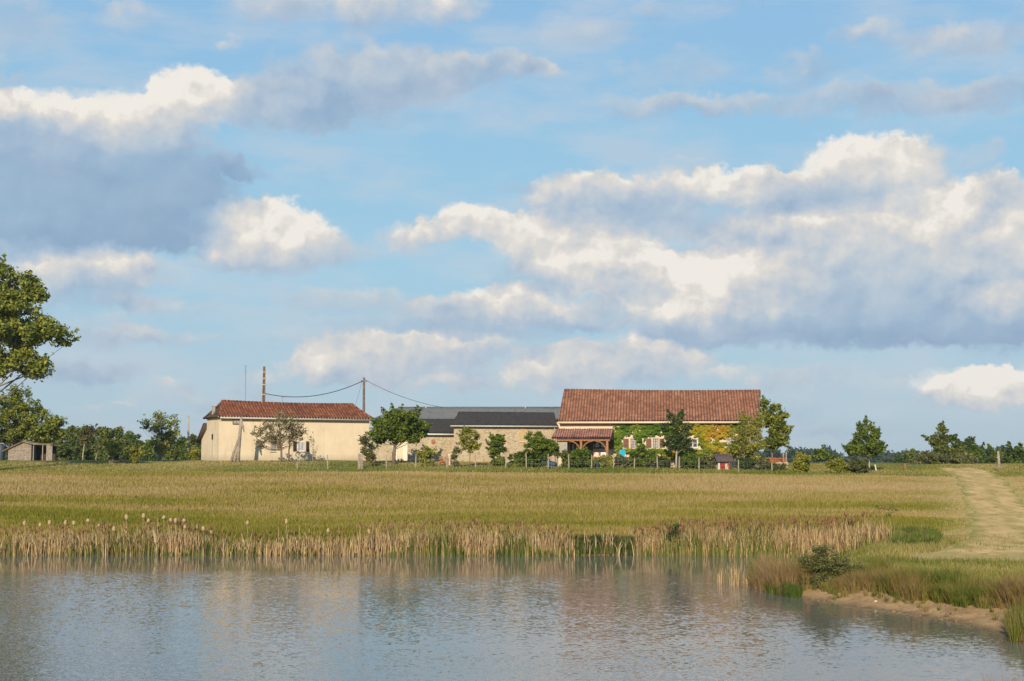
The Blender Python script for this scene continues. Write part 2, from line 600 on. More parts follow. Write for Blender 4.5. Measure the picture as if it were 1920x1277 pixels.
def mat_ground():
    m, t, b = new_mat('meadow_soil')
    geo = t.new('ShaderNodeNewGeometry')
    pos = geo.outputs['Position']
    f = g_colors(t, pos)
    c = t.ramp(f, [(0.42, (0.20, 0.19, 0.03)), (0.6, (0.28, 0.22, 0.06)), (0.8, (0.38, 0.27, 0.11))])
    # mown lawn above the meadow
    x, y, z = t.sep(pos)
    lawn_n = t.noise(pos, 0.35, 5, 0.6)
    lawn = t.ramp(lawn_n, [(0.35, (0.105, 0.12, 0.03)), (0.55, (0.16, 0.16, 0.05)), (0.72, (0.25, 0.20, 0.09))])
    c = t.mix(t.rng(y, 112.5, 114.5, 0, 1), c, lawn)
    wa = t.new('ShaderNodeAttribute'); wa.attribute_name = 'worn'
    wn = t.m('ADD', wa.outputs['Fac'], t.m('MULTIPLY_ADD', t.noise(pos, 0.9, 5, 0.65), 1.2, -0.6))
    c = t.mix(t.rng(wn, 0.3, 0.75), c, t.ramp(t.noise(pos, 2.5, 5, 0.6), [(0.3, (0.34, 0.25, 0.07)), (0.7, (0.62, 0.42, 0.18))]))
    sa = t.new('ShaderNodeAttribute'); sa.attribute_name = 'sand'
    sn = t.ramp(t.noise(pos, 1.6, 7, 0.65), [(0.3, (0.26, 0.15, 0.065)), (0.5, (0.42, 0.26, 0.12)), (0.75, (0.54, 0.36, 0.18))])
    c = t.mix(sa.outputs['Fac'], c, sn)
    wet = t.rng(z, 0.0, 0.09, 0.45, 1.0)
    c = t.mix(1.0, c, t.xyz(wet, wet, wet), 'MULTIPLY')
    t.put(b.inputs['Base Color'], c)
    b.inputs['Roughness'].default_value = 0.95
    b.inputs['Specular IOR Level'].default_value = 0.1
    bp = t.new('ShaderNodeBump'); bp.inputs['Distance'].default_value = 0.05; bp.inputs['Strength'].default_value = 0.8
    t.put(bp.inputs['Height'], t.noise(pos, 7.0, 8, 0.72))
    t.put(b.inputs['Normal'], bp.outputs[0])
    return m


def build_ground():
    xs = axis([(-4000, -400, 400), (-400, -80, 20), (-80, -36, 2), (-36, 36, 0.4), (36, 80, 2), (80, 400, 20), (400, 4000, 400)])
    ys = axis([(-3000, -100, 500), (-100, 10, 10), (10, 28, 1), (28, 72, 0.35), (72, 142, 0.6), (142, 300, 6), (300, 1000, 50), (1000, 4500, 300)])
    X, Y = np.meshgrid(xs, ys)
    Z = ground(X, Y)
    v = np.stack([X.ravel(), Y.ravel(), Z.ravel()], 1)
    ny, nx = X.shape
    i = (np.arange(ny - 1)[:, None] * nx + np.arange(nx - 1)[None, :]).ravel()
    f = np.stack([i, i + 1, i + nx + 1, i + nx], 1)
    pin = path_in(X, Y)
    worn = np.clip(1 + pin / 3.5, 0, 1) * np.clip((Y - 50) / 5, 0, 1)
    wide = np.clip(1 - np.hypot((X - 19.5) / 6.5, (Y - 56) / 5.0), 0, 1) * 1.6
    worn = np.clip(np.maximum(worn, wide), 0, 1)
    sd = pond_sd(X, Y)
    sand = np.clip((X - 8.3) / 1.0, 0, 1) * np.clip((50 - Y) / 3, 0, 1) * np.clip((3.4 - sd) / 1.2, 0, 1)
    sand = np.maximum(sand, np.clip((0.35 - sd) / .3, 0, 1))
    me = np_mesh('ground', v, f, {'worn': ('POINT', worn.ravel()), 'sand': ('POINT', sand.ravel())}, smooth=True)
    o = link('ground', me, mat_ground())
    tag(o, 'grassy ground rising from the pond to the farm', kind='structure')


def build_path():
    n, k = 260, 60
    vs = []
    Ys = np.linspace(_pyl.max() - .5, _pyl.min() + 0.2, n)
    xl = np.interp(Ys, _pyl, PL[::-1, 0]); xr = np.interp(Ys, _pyr, PR[::-1, 0])
    xl = xl + (fbm(Ys, Ys * 0, 2.0, 5) - .5) * 1.2; xr = xr + (fbm(Ys, Ys * 0 + 9, 2.0, 6) - .5) * 1.2
    s = np.linspace(0, 1, k)
    X = xl[:, None] * (1 - s) + xr[:, None] * s
    Y = np.repeat(Ys[:, None], k, 1)
    edge = np.minimum(s, 1 - s)[None, :]
    Z = ground(X, Y) + 0.035 - 0.05 * (edge < 0.01)
    # the lower end frays out into the grass
    end = np.clip((Y - Ys.min()) / 7.0, 0, 1) + (1 - np.clip(edge * 9, 0, 1)) * -.25
    Z -= 0.16 * np.clip((fbm(X, Y, 1.6, 91) * .9 + .1 - end) * 4, 0, 1)
    v = np.stack([X.ravel(), Y.ravel(), Z.ravel()], 1)
    i = (np.arange(n - 1)[:, None] * k + np.arange(k - 1)[None, :]).ravel()
    f = np.stack([i, i + k, i + k + 1, i + 1], 1)
    m, t, b = new_mat('dry_track')
    geo = t.new('ShaderNodeNewGeometry'); pos = geo.outputs['Position']
    x, y, z = t.sep(pos)
    p = t.xyz(t.m('MULTIPLY', x, 1.0), t.m('MULTIPLY', y, 0.4), 0)
    c = t.ramp(t.noise(p, 0.9, 8, 0.68), [(0.3, (0.36, 0.26, 0.08)), (0.45, (0.54, 0.35, 0.13)), (0.6, (0.68, 0.45, 0.19)), (0.8, (0.78, 0.56, 0.29))])
    gr = t.rng(t.noise(p, 1.7, 5, 0.7), 0.56, 0.66)
    c = t.mix(gr, c, (0.21, 0.19, 0.05, 1))
    sa = t.new('ShaderNodeAttribute'); sa.attribute_name = 'across'
    sw = t.m('ADD', sa.outputs['Fac'], t.m('MULTIPLY_ADD', t.noise(p, 0.7, 4, 0.6), 0.3, -0.15))
    # tufts in the crown of the track and along both verges
    mid = t.rng(t.m('ABSOLUTE', t.m('SUBTRACT', sw, 0.5)), 0.05, 0.13, 0.25, 0.0)
    ver = t.rng(t.m('ABSOLUTE', t.m('SUBTRACT', sw, 0.5)), 0.33, 0.5, 0.0, 0.9)
    c = t.mix(t.m('MAXIMUM', mid, ver), c, (0.28, 0.25, 0.05, 1))
    t.put(b.inputs['Base Color'], c)
    b.inputs['Roughness'].default_value = 0.95
    b.inputs['Specular IOR Level'].default_value = 0.1
    bp = t.new('ShaderNodeBump'); bp.inputs['Distance'].default_value = 0.06
    t.put(bp.inputs['Height'], t.noise(pos, 5.0, 6, 0.7)); t.put(b.inputs['Normal'], bp.outputs[0])
    o = link('path', np_mesh('path', v, f, {'across': ('POINT', np.tile(s, n))}, smooth=True), m)
    tag(o, 'straw coloured dirt track leading up the slope', kind='structure')


WAVE = 0.17


def build_water():
    m, t, b = new_mat('pond_water')
    b.inputs['Base Color'].default_value = (0.15, 0.14, 0.115, 1)
    b.inputs['Roughness'].default_value = 0.06
    b.inputs['IOR'].default_value = 1.5
    b.inputs['Specular IOR Level'].default_value = 0.5
    geo = t.new('ShaderNodeNewGeometry'); pos = geo.outputs['Position']
    x, y, z = t.sep(pos)
    p = t.xyz(t.m('MULTIPLY', x, 0.85), t.m('ADD', y, t.m('MULTIPLY', x, 0.16)), 0)
    half = (0.5, 0.5, 0.5)
    a1 = t.v('SUBTRACT', t.noise(p, 3.6, 2, 0.5, out=1), half)
    a2 = t.v('SUBTRACT', t.noise(p, 11.0, 2, 0.55, out=1), half)
    wig = t.v('MULTIPLY_ADD', a1, (0.40, 0.40, 0.0), a2)
    # wind patches: calm under the reeds, livelier toward the viewer and on the left
    wind = t.rng(t.noise(t.xyz(t.m('MULTIPLY', x, 0.4), y, 0), 0.12, 3, 0.55), 0.35, 0.65, 0.6, 1.15)
    calm = t.rng(t.m('ADD', y, t.m('MULTIPLY', t.noise(t.xyz(t.m('MULTIPLY', x, 0.15), y, 3.0), 0.5, 3, 0.5), 5.0)), 57.5, 61.5, 1.0, 0.09, smooth=True)
    left = t.rng(x, -12, -4, 1.7, 1.0)
    k = t.m('MULTIPLY', t.m('MULTIPLY', t.m('MULTIPLY', wind, calm), left), WAVE)
    kv = t.xyz(k, k, 0.0)
    nv = t.v('NORMALIZE', t.v('ADD', t.v('MULTIPLY', wig, kv), (0.0, 0.0, 1.0)))
    t.put(b.inputs['Normal'], nv)
    me = MB()
    me.poly([(-58, 8, 0), (24, 8, 0), (24, 76, 0), (-58, 76, 0)])
    o = me.build('water', m)
    tag(o, 'rippled grey blue pond water', kind='structure')


build_ground()
build_path()
build_water()


# ---------------------------------------------------------------- blades of grass, reeds
def blades(P, h, w, lean, rnd, ang=None, bend=0.5, leandir=None):
    """P Nx3 roots; ribbon blades with a bend. returns verts, tris, face rnd"""
    n = len(P)
    if ang is None:
        ang = RNG.uniform(0, 2 * math.pi, n)
    if leandir is None:
        leandir = RNG.uniform(0, 2 * math.pi, n)
    sx, sy = np.cos(ang) * w / 2, np.sin(ang) * w / 2
    lx, ly = np.cos(leandir) * lean * h, np.sin(leandir) * lean * h
    V = np.zeros((n, 5, 3))
    V[:, 0] = P; V[:, 0, 0] -= sx; V[:, 0, 1] -= sy
    V[:, 1] = P; V[:, 1, 0] += sx; V[:, 1, 1] += sy
    mid = P.copy(); mid[:, 0] += lx * (1 - bend) * .6; mid[:, 1] += ly * (1 - bend) * .6; mid[:, 2] += h * .58
    V[:, 2] = mid; V[:, 2, 0] -= sx * .8; V[:, 2, 1] -= sy * .8
    V[:, 3] = mid; V[:, 3, 0] += sx * .8; V[:, 3, 1] += sy * .8
    V[:, 4] = P; V[:, 4, 0] += lx; V[:, 4, 1] += ly; V[:, 4, 2] += h
    b = (np.arange(n) * 5)[:, None]
    T = np.concatenate([b + [[0, 1, 3]], b + [[0, 3, 2]], b + [[2, 3, 4]]], 1).reshape(-1, 3)
    return V.reshape(-1, 3), T, np.repeat(rnd, 3)


def merge(parts):
    vs, fs, rs = [], [], []
    o = 0
    for v, f, r in parts:
        vs.append(v); fs.append(f + o); rs.append(r); o += len(v)
    return np.concatenate(vs), np.concatenate(fs), np.concatenate(rs)


def mat_meadow():
    m, t, b = new_mat('meadow_blades')
    geo = t.new('ShaderNodeNewGeometry')
    pos = geo.outputs['Position']
    f = g_colors(t, pos)
    a = t.new('ShaderNodeAttribute'); a.attribute_name = 'rnd'
    f = t.m('ADD', f, t.m('MULTIPLY_ADD', a.outputs['Fac'], 0.36, -0.18))
    c = t.ramp(f, [(0.30, (0.16, 0.168, 0.014)), (0.50, (0.255, 0.225, 0.03)), (0.68, (0.345, 0.262, 0.072)), (0.92, (0.455, 0.33, 0.16))])
    t.put(b.inputs['Base Color'], c)
    b.inputs['Roughness'].default_value = 0.7
    b.inputs['Specular IOR Level'].default_value = 0.15
    tr = t.new('ShaderNodeBsdfTranslucent'); t.put(tr.inputs[0], c)
    ms = t.new('ShaderNodeMixShader'); ms.inputs[0].default_value = 0.3
    t.l.new(b.outputs[0], ms.inputs[1]); t.l.new(tr.outputs[0], ms.inputs[2])
    t.l.new(ms.outputs[0], t.n['Material Output'].inputs['Surface'])
    return m


def build_meadow():
    n = 450000
    Y = 67.5 + (113.5 - 67.5) * RNG.random(n) ** 1.2
    X = RNG.uniform(-0.44, 0.46, n) * Y
    keep = (path_in(X, Y) < 0.15 * RNG.standard_normal(n)) & (pond_sd(X, Y) > 0.3)
    # thinner, shorter growth beside the track
    near = np.clip(1 + path_in(X, Y) / 4.0, 0, 1)
    keep &= RNG.random(n) > near * 0.55
    keep &= ~((X > 12) & (Y < 72) & (RNG.random(n) < 0.8))
    X, Y = X[keep], Y[keep]
    near = near[keep]
    Z = ground(X, Y)
    tuft = fbm(X, Y, 3.0, 31)
    h = (0.13 + 0.19 * RNG.random(len(X)) * (0.6 + tuft)) * (1 - .6 * near) * np.clip((115 - Y) / 4, .3, 1)
    h *= np.clip(1.5 - (X - 12) / 12, 0.6, 1)
    w = 0.03 + 0.018 * RNG.random(len(X))
    v, f, r = blades(np.stack([X, Y, Z - .02], 1), h, w, 0.35 * RNG.random(len(X)), RNG.random(len(X)))
    o = link('meadow_grass', np_mesh('meadow_grass', v, f, {'rnd': ('FACE', r)}), mat_meadow())
    tag(o, 'tall straw and olive meadow grass covering the slope', 'grass', kind='stuff')


build_meadow()


def reed_density(px):
    d = np.interp(px, [-400, 0, 25, 40, 120, 400, 415, 440, 660, 690, 1045, 1056, 1075, 1185, 1200, 1240, 1560, 1600, 1650, 1672, 1700],
                  [.3, .25, .35, .9, 1, 1, .55, .55, .65, 1, .95, .5, .06, .06, .55, 1, 1, .6, .35, .1, 0])
    h = np.interp(px, [-400, 0, 40, 250, 330, 400, 440, 640, 700, 800, 1000, 1050, 1200, 1300, 1640, 1672],
                  [1.2, 1.0, 1.2, 1.35, 1.55, 1.25, .8, 1.0, 1.35, 1.45, 1.4, 1.3, 1.2, 1.5, 1.6, 1.3])
    return d, h


def heads(P, r, L, seg=6):
    """P base of each head; small capsules"""
    n = len(P)
    prof = [(0, .35), (.15, 1), (.85, .95), (1.0, .25)]
    V = np.zeros((n, len(prof) * seg, 3))
    for k, (tt, rr) in enumerate(prof):
        for s in range(seg):
            th = 2 * math.pi * s / seg
            q = P.copy()
            q[:, 0] += np.cos(th) * r * rr; q[:, 1] += np.sin(th) * r * rr; q[:, 2] += L * tt
            V[:, k * seg + s] = q
    F_ = []
    for k in range(len(prof) - 1):
        for s in range(seg):
            s2 = (s + 1) % seg
            F_.append((k * seg + s, k * seg + s2, (k + 1) * seg + s2)); F_.append((k * seg + s, (k + 1) * seg + s2, (k + 1) * seg + s))
    F_ = np.array(F_)
    T = (np.arange(n) * len(prof) * seg)[:, None, None] + F_[None]
    return V.reshape(-1, 3), T.reshape(-1, 3), np.repeat(RNG.random(n), len(F_))


M_STALK = mat_leaf('dry_reed_stalk', [(0.19, .12, .05), (0.33, .22, .10), (0.46, .32, .16), (.56, .41, .23)], .15)
M_GREEN = mat_leaf('green_reed_leaf', [(0.07, .11, .015), (0.13, .17, .025), (0.2, .21, .04), (.27, .24, .07)], .35)
M_HEAD = mat_leaf('brown_seed_head', [(0.13, .065, .025), (0.19, .10, .04), (0.26, .14, .065)], 0.0)
M_FLUFF = mat_leaf('fluffy_seed_head', [(0.45, .30, .19), (0.58, .42, .29), (0.66, .52, .38)], 0.1)


def build_reeds(px0, px1, nst, label, fluffy):
    px = RNG.uniform(px0, px1, nst)
    d, hh = reed_density(px)
    # gather into small clumps: real stands are uneven
    keep = RNG.random(nst) < d * np.clip(.45 + 1.2 * vnoise(px, px * 0, 9.0, 5), 0, 1)
    px, hh = px[keep], hh[keep]
    n = len(px)
    off = RNG.random(n) ** 1.3 * .85 - .12
    Y = np.array([67.3]) + off
    X = (px - 960) / F * Y
    # follow the true shoreline
    sd = pond_sd(X, Y)
    Y = Y + (off - sd) * 0.8
    X = (px - 960) / F * Y
    Z = np.maximum(ground(X, Y), -.25)
    base = np.stack([X, Y, Z], 1)
    h = hh * (0.42 + 0.58 * RNG.random(n) ** .7) + np.maximum(0, -Z)
    clump = (vnoise(px, px * 0 + 3, 14.0, 8) - .5) * .25
    lean = np.abs(RNG.normal(0, 0.11, n)) + 0.02
    ld = RNG.uniform(0, 6.28, n)
    parts = [blades(base, h, 0.024 + .016 * RNG.random(n), lean, RNG.random(n), ang=RNG.normal(0, .5, n), leandir=ld)]
    # dry leaves hanging beside the stalks
    for k in range(2):
        hl = h * RNG.uniform(.4, .9, n)
        parts.append(blades(base + RNG.normal(0, .05, (n, 3)) * [1, 1, 0], hl, 0.03 + .015 * RNG.random(n), RNG.uniform(.05, .45, n), RNG.random(n), ang=RNG.normal(0, .8, n)))
    v, f, r = merge(parts)
    root = link('cattail_stand', np_mesh('cattail_stand', v, f, {'rnd': ('FACE', r)}), M_STALK)
    tag(root, label, 'cattails', kind='stuff')
    # green leaves among them
    ng = int(n * 1.9)
    idx = RNG.integers(0, n, ng)
    gb = base[idx] + RNG.normal(0, .25, (ng, 3)) * [1, .6, 0]
    gb[:, 2] = np.maximum(ground(gb[:, 0], gb[:, 1]), -.2)
    grn = np.clip(vnoise(gb[:, 0], gb[:, 0] * 0, 1.6, 14) * 1.3, .2, 1)
    v, f, r = blades(gb, hh[idx] * RNG.uniform(.35, .95, ng) * grn, .035 + .02 * RNG.random(ng), RNG.uniform(.02, .35, ng), RNG.random(ng), ang=RNG.normal(0, .7, ng))
    c = link('green_leaves', np_mesh('green_leaves', v, f, {'rnd': ('FACE', r)}), M_GREEN, root)
    c['kind'] = 'stuff'
    # brown seed heads on part of the stalks
    topz = base + np.stack([np.cos(ld) * lean * h, np.sin(ld) * lean * h, h - .02], 1)
    sel = (RNG.random(n) < (0.45 if fluffy else 0.65)) & (h > hh * .78)
    Pn = topz[sel]
    v, f, r = heads(Pn, 0.026, RNG.uniform(.13, .2, len(Pn)))
    c = link('seed_heads', np_mesh('seed_heads', v, f, {'rnd': ('FACE', r)}), M_HEAD, root)
    c['kind'] = 'stuff'


def build_cattail(px, top, fluffy, label, group, lean=0.03):
    """one tall cattail that stands clear of the bed"""
    Y = 67.9 + random.random() * .6
    x = (px - 960) / F * Y
    z = gz(x, Y)
    h = at(px, top, Y)[2] - z
    e = empty('cattail', (x, Y, z), 0, label, 'cattail', group)
    b = MB()
    dx = h * random.uniform(-lean, lean)
    b.tube([(0, 0, -.05), (dx * .4, 0, h * .5), (dx, 0, h)], [.014, .012, .008], 5)
    s = b.build('stalk', M_DRY, e)
    b = MB()
    if fluffy:
        L = random.uniform(.2, .3)
        prof = [(0, .02), (.15, .075), (.4, .105), (.7, .09), (.9, .06), (1, .015)]
        b.tube([(dx + random.uniform(-.012, .012), 0, h - L + L * q) for q, _ in prof], [rr * random.uniform(.75, 1.0) for _, rr in prof], 8)
    else:
        b.tube([(dx, 0, h - .2), (dx, 0, h - .18), (dx, 0, h - .05), (dx, 0, h - .03)], [.008, .019, .019, .008], 8)
        b.tube([(dx, 0, h - .03), (dx, 0, h + .07)], [.006, .003], 5)
    b.build('seed_head', M_FLUFF2 if fluffy else M_HEAD2, e, smooth=True)
    b = MB()
    for k in range(3):
        a = random.choice((-1, 1)) * random.uniform(.08, .3)
        hl = h * random.uniform(.5, .85)
        b.poly([(0, 0, 0), (.03, 0, 0), (a * .5 + .02, .02, hl * .6), (a, .03, hl)])
    b.build('leaf', M_DRY, e)
    return e


M_DRY = mat_plain('dry_stalk', (.46, .34, .19), .8, .2, 3)
M_FLUFF2 = mat_plain('cattail_fluff', (.43, .30, .165), .95, .12, 20, bump=.02)
M_HEAD2 = mat_plain('cattail_head', (.19, .10, .04), .9, .2, 20)
build_reeds(-420, 1062, 4300, 'long bed of dry cattails with pale stalks along the left and middle far bank', True)
build_reeds(1056, 1672, 2700, 'bed of pale dry cattails with brown tips on the right part of the far bank', False)
ORD = ['leftmost', 'second from the left', 'third from the left', 'fourth from the left', 'fifth from the left', 'sixth from the left', 'seventh from the left', 'eighth from the left',
       'ninth from the left', 'tenth from the left', 'eleventh from the left', 'twelfth from the left', 'thirteenth from the left', 'fourteenth from the left', 'fifteenth from the left',
       'sixteenth from the left', 'seventeenth from the left', 'eighteenth from the left', 'nineteenth from the left', 'twentieth from the left', 'third from the right', 'second from the right', 'rightmost']
_cnt = [0, 0]
for px, top, fl in sorted([(54, 976, 1), (83, 980, 1), (100, 975, 1), (128, 975, 1), (145, 976, 1), (159, 968, 0), (170, 972, 1), (190, 982, 1), (204, 974, 0), (218, 986, 1),
                    (244, 964, 1), (262, 976, 0), (272, 962, 1), (284, 972, 1), (300, 960, 0), (313, 966, 1), (326, 971, 1), (335, 971, 1), (350, 972, 1), (353, 984, 1),
                    (374, 984, 1), (386, 986, 1), (400, 993, 1), (467, 976, 1), (540, 972, 1), (526, 980, 0), (565, 978, 0), (583, 982, 0), (617, 990, 1), (678, 976, 0),
                    (695, 992, 1), (712, 970, 0), (775, 972, 0), (845, 966, 0), (887, 970, 0), (940, 974, 0), (980, 968, 0)]):
    _cnt[fl] += 1
    build_cattail(px, top, fl, 'tall cattail with a pale fluffy head over the left reeds, ' + ORD[_cnt[1] - 1] if fl else
                  'tall brown headed cattail in the left and middle reeds, ' + ORD[_cnt[0] - 1], 'cattails with fluffy heads' if fl else 'cattails with brown heads')
for _i, px in enumerate([1272, 1288, 1300, 1340, 1362, 1402, 1420, 1446, 1474, 1490, 1512, 1530, 1556, 1574, 1590, 1612, 1634, 1650]):
    build_cattail(px, random.uniform(966, 976), 0, 'brown tipped cattail above the right hand reed bed, ' + ORD[_i], 'cattails above the right bed')


# ---------------------------------------------------------------- materials for buildings
def mat_tiles(name, cols, px=0.2, py=0.35, moss=0.3):
    """tiles coloured one by one: a cell grid in object coordinates along x and the slope"""
    m, t, b = new_mat(name)
    tc = t.new('ShaderNodeTexCoord')
    x, y, z = t.sep(tc.outputs['Object'])
    cx = t.m('FLOOR', t.m('DIVIDE', x, px))
    cy = t.m('FLOOR', t.m('DIVIDE', t.m('ADD', y, t.m('MULTIPLY', z, 0.7)), py))
    wn = t.new('ShaderNodeTexWhiteNoise', noise_dimensions='2D')
    t.put(wn.inputs['Vector'], t.xyz(cx, cy, 0))
    n = t.noise(tc.outputs['Object'], 0.7, 5, 0.6)
    f = t.m('ADD', t.m('MULTIPLY', wn.outputs['Value'], 0.34), t.m('MULTIPLY_ADD', n, 0.75, -.03))
    k = len(cols)
    c = t.ramp(f, [(0.12 + 0.76 * i / (k - 1), q) for i, q in enumerate(cols)])
    fx = t.m('ABSOLUTE', t.m('SUBTRACT', t.m('FRACT', t.m('DIVIDE', x, px)), 0.5))
    c = t.mix(t.rng(fx, 0.22, 0.42, 0.0, 0.75), c, (0.05, 0.028, 0.02, 1))   # pans between the cover tiles: valley shade painted in so the stripes show
    lich = t.rng(t.noise(tc.outputs['Object'], 3.5, 6, 0.7), 0.60, 0.72, 0, moss)
    c = t.mix(lich, c, (0.36, 0.30, 0.22, 1))
    t.put(b.inputs['Base Color'], c)
    b.inputs['Roughness'].default_value = 0.9
    b.inputs['Specular IOR Level'].default_value = 0.15
    return m


def mat_render(name, col, col2, stain=(0.3, 0.26, 0.2, 1), st=0.25):
    m, t, b = new_mat(name)
    tc = t.new('ShaderNodeTexCoord')
    o = tc.outputs['Object']
    c = t.ramp(t.noise(o, 0.8, 7, 0.6), [(0.3, col2), (0.7, col)])
    x, y, z = t.sep(o)
    p = t.xyz(t.m('MULTIPLY', x, 2.2), t.m('MULTIPLY', y, 2.2), t.m('MULTIPLY', z, 0.35))
    c = t.mix(t.m('MULTIPLY', t.rng(t.noise(p, 1.2, 5, 0.65), 0.52, 0.75), st), c, stain)
    c = t.mix(t.rng(z, 0.0, 0.7, st * 1.6, 0.0), c, stain)
    t.put(b.inputs['Base Color'], c)
    b.inputs['Roughness'].default_value = 0.9
    b.inputs['Specular IOR Level'].default_value = 0.15
    bp = t.new('ShaderNodeBump'); bp.inputs['Distance'].default_value = 0.015
    t.put(bp.inputs['Height'], t.noise(o, 14, 5, 0.7)); t.put(b.inputs['Normal'], bp.outputs[0])
    return m


def mat_stone(name):
    m, t, b = new_mat(name)
    tc = t.new('ShaderNodeTexCoord'); o = tc.outputs['Object']
    x, y, z = t.sep(o)
    p = t.xyz(x, y, t.m('MULTIPLY', z, 1.6))
    vo = t.new('ShaderNodeTexVoronoi', feature='F1'); vo.inputs['Scale'].default_value = 4.8
    t.put(vo.inputs['Vector'], t.v('MULTIPLY_ADD', t.noise(o, 3, 3, .5, out=1), (.12, .12, .12), p))
    ve = t.new('ShaderNodeTexVoronoi', feature='DISTANCE_TO_EDGE'); ve.inputs['Scale'].default_value = 4.8
    t.l.new(vo.inputs['Vector'].links[0].from_socket, ve.inputs['Vector'])
    cc = t.sep(vo.outputs['Color'])
    c = t.ramp(cc[0], [(0.05, (.31, .22, .14)), (0.3, (.39, .29, .18)), (0.6, (.44, .345, .22)), (0.85, (.50, .41, .28)), (1.0, (.37, .30, .22))])
    mor = t.rng(ve.outputs['Distance'], 0.03, 0.10, 1.0, 0.0)
    c = t.mix(mor, c, (.47, .40, .28, 1))
    c = t.mix(t.rng(t.noise(o, .5, 4, .6), .5, .7, 0, .45), c, (.36, .26, .16, 1))
    t.put(b.inputs['Base Color'], c)
    b.inputs['Roughness'].default_value = 0.95
    b.inputs['Specular IOR Level'].default_value = 0.1
    bp = t.new('ShaderNodeBump'); bp.inputs['Distance'].default_value = 0.04
    t.put(bp.inputs['Height'], t.m('MINIMUM', ve.outputs['Distance'], 0.12)); t.put(b.inputs['Normal'], bp.outputs[0])
    return m


def mat_glass(name, col=(0.03, 0.035, 0.045), rough=0.06):
    m, t, b = new_mat(name)
    tc = t.new('ShaderNodeTexCoord')
    t.put(b.inputs['Base Color'], t.ramp(t.noise(tc.outputs['Object'], 1.1, 2, .5), [(0.3, col), (0.7, tuple(c * 2.2 for c in col))]))
    b.inputs['Roughness'].default_value = rough
    b.inputs['Specular IOR Level'].default_value = 0.9
    return m


M_TILE_OLD = mat_tiles('old_red_tiles', [(.07, .032, .023), (.145, .053, .033), (.225, .080, .043), (.30, .115, .057), (.40, .20, .12)], .28, .4, .25)
M_TILE = mat_tiles('orange_brown_tiles', [(.10, .05, .036), (.175, .080, .052), (.25, .115, .072), (.32, .157, .095), (.41, .24, .155)], .25, .36, .35)
M_TILE_PORCH = mat_tiles('porch_tiles', [(.10, .045, .04), (.20, .09, .07), (.31, .15, .12), (.42, .24, .19)], .2, .33, .4)
M_CREAM = mat_render('cream_render', (.75, .62, .44, 1), (.66, .535, .365, 1), st=.34)
M_CREAM2 = mat_render('pale_cream_render', (.74, .61, .43, 1), (.67, .545, .37, 1), st=.22)
M_STONE = mat_stone('rubble_stone')
M_WOOD = mat_plain('brown_timber', (.36, .17, .07), .7, .2, 6)
M_SHUT = mat_plain('brown_shutter', (.17, .075, .045), .6, .15, 8)
M_SHUTD = mat_plain('dark_shutter', (.045, .028, .02), .6, .15, 8)
M_WHITE = mat_plain('white_paint', (.72, .68, .60), .5, .06, 8)
M_ZINC = mat_plain('pale_zinc_gutter', (.50, .46, .40), .5, .1, 6)
M_SURR = mat_plain('pale_stone_surround', (.62, .50, .34), .8, .1, 8)
M_GREYW = mat_plain('weathered_grey_wood', (.33, .27, .21), .9, .25, 5, bump=.01)
M_DARK = mat_plain('dark_inside', (.02, .017, .014), .9, .1, 3)
M_CONC = mat_plain('concrete', (.40, .36, .30), .9, .12, 4)
M_GLASS = mat_glass('window_glass')
M_GLASSP = mat_plain('curtained_glass', (.42, .43, .44), .2, .2, 2.5, spec=.8)
M_SLATE = mat_plain('grey_fibre_cement', (.15, .155, .155), .85, .16, 3, col2=(.095, .10, .105), detail=8)
M_BLACKR = mat_plain('black_bitumen_sheet', (.040, .036, .033), .7, .2, 2.5, col2=(.022, .020, .018))
M_MET = mat_plain('dull_metal', (.2, .2, .21), .5, .1, 4, metallic=.4)
M_BRICK = mat_plain('orange_brick', (.44, .17, .09), .9, .3, 9)
M_REDP = mat_plain('red_paint', (.30, .028, .025), .5, .15, 5)
M_BLUE = mat_plain('blue_tarp', (.05, .11, .20), .6, .15, 5)
M_TURQ = mat_plain('turquoise_plastic', (.04, .42, .58), .4, .06, 5)
M_CABLE = mat_plain('black_cable', (.02, .02, .022), .6, .1, 5)


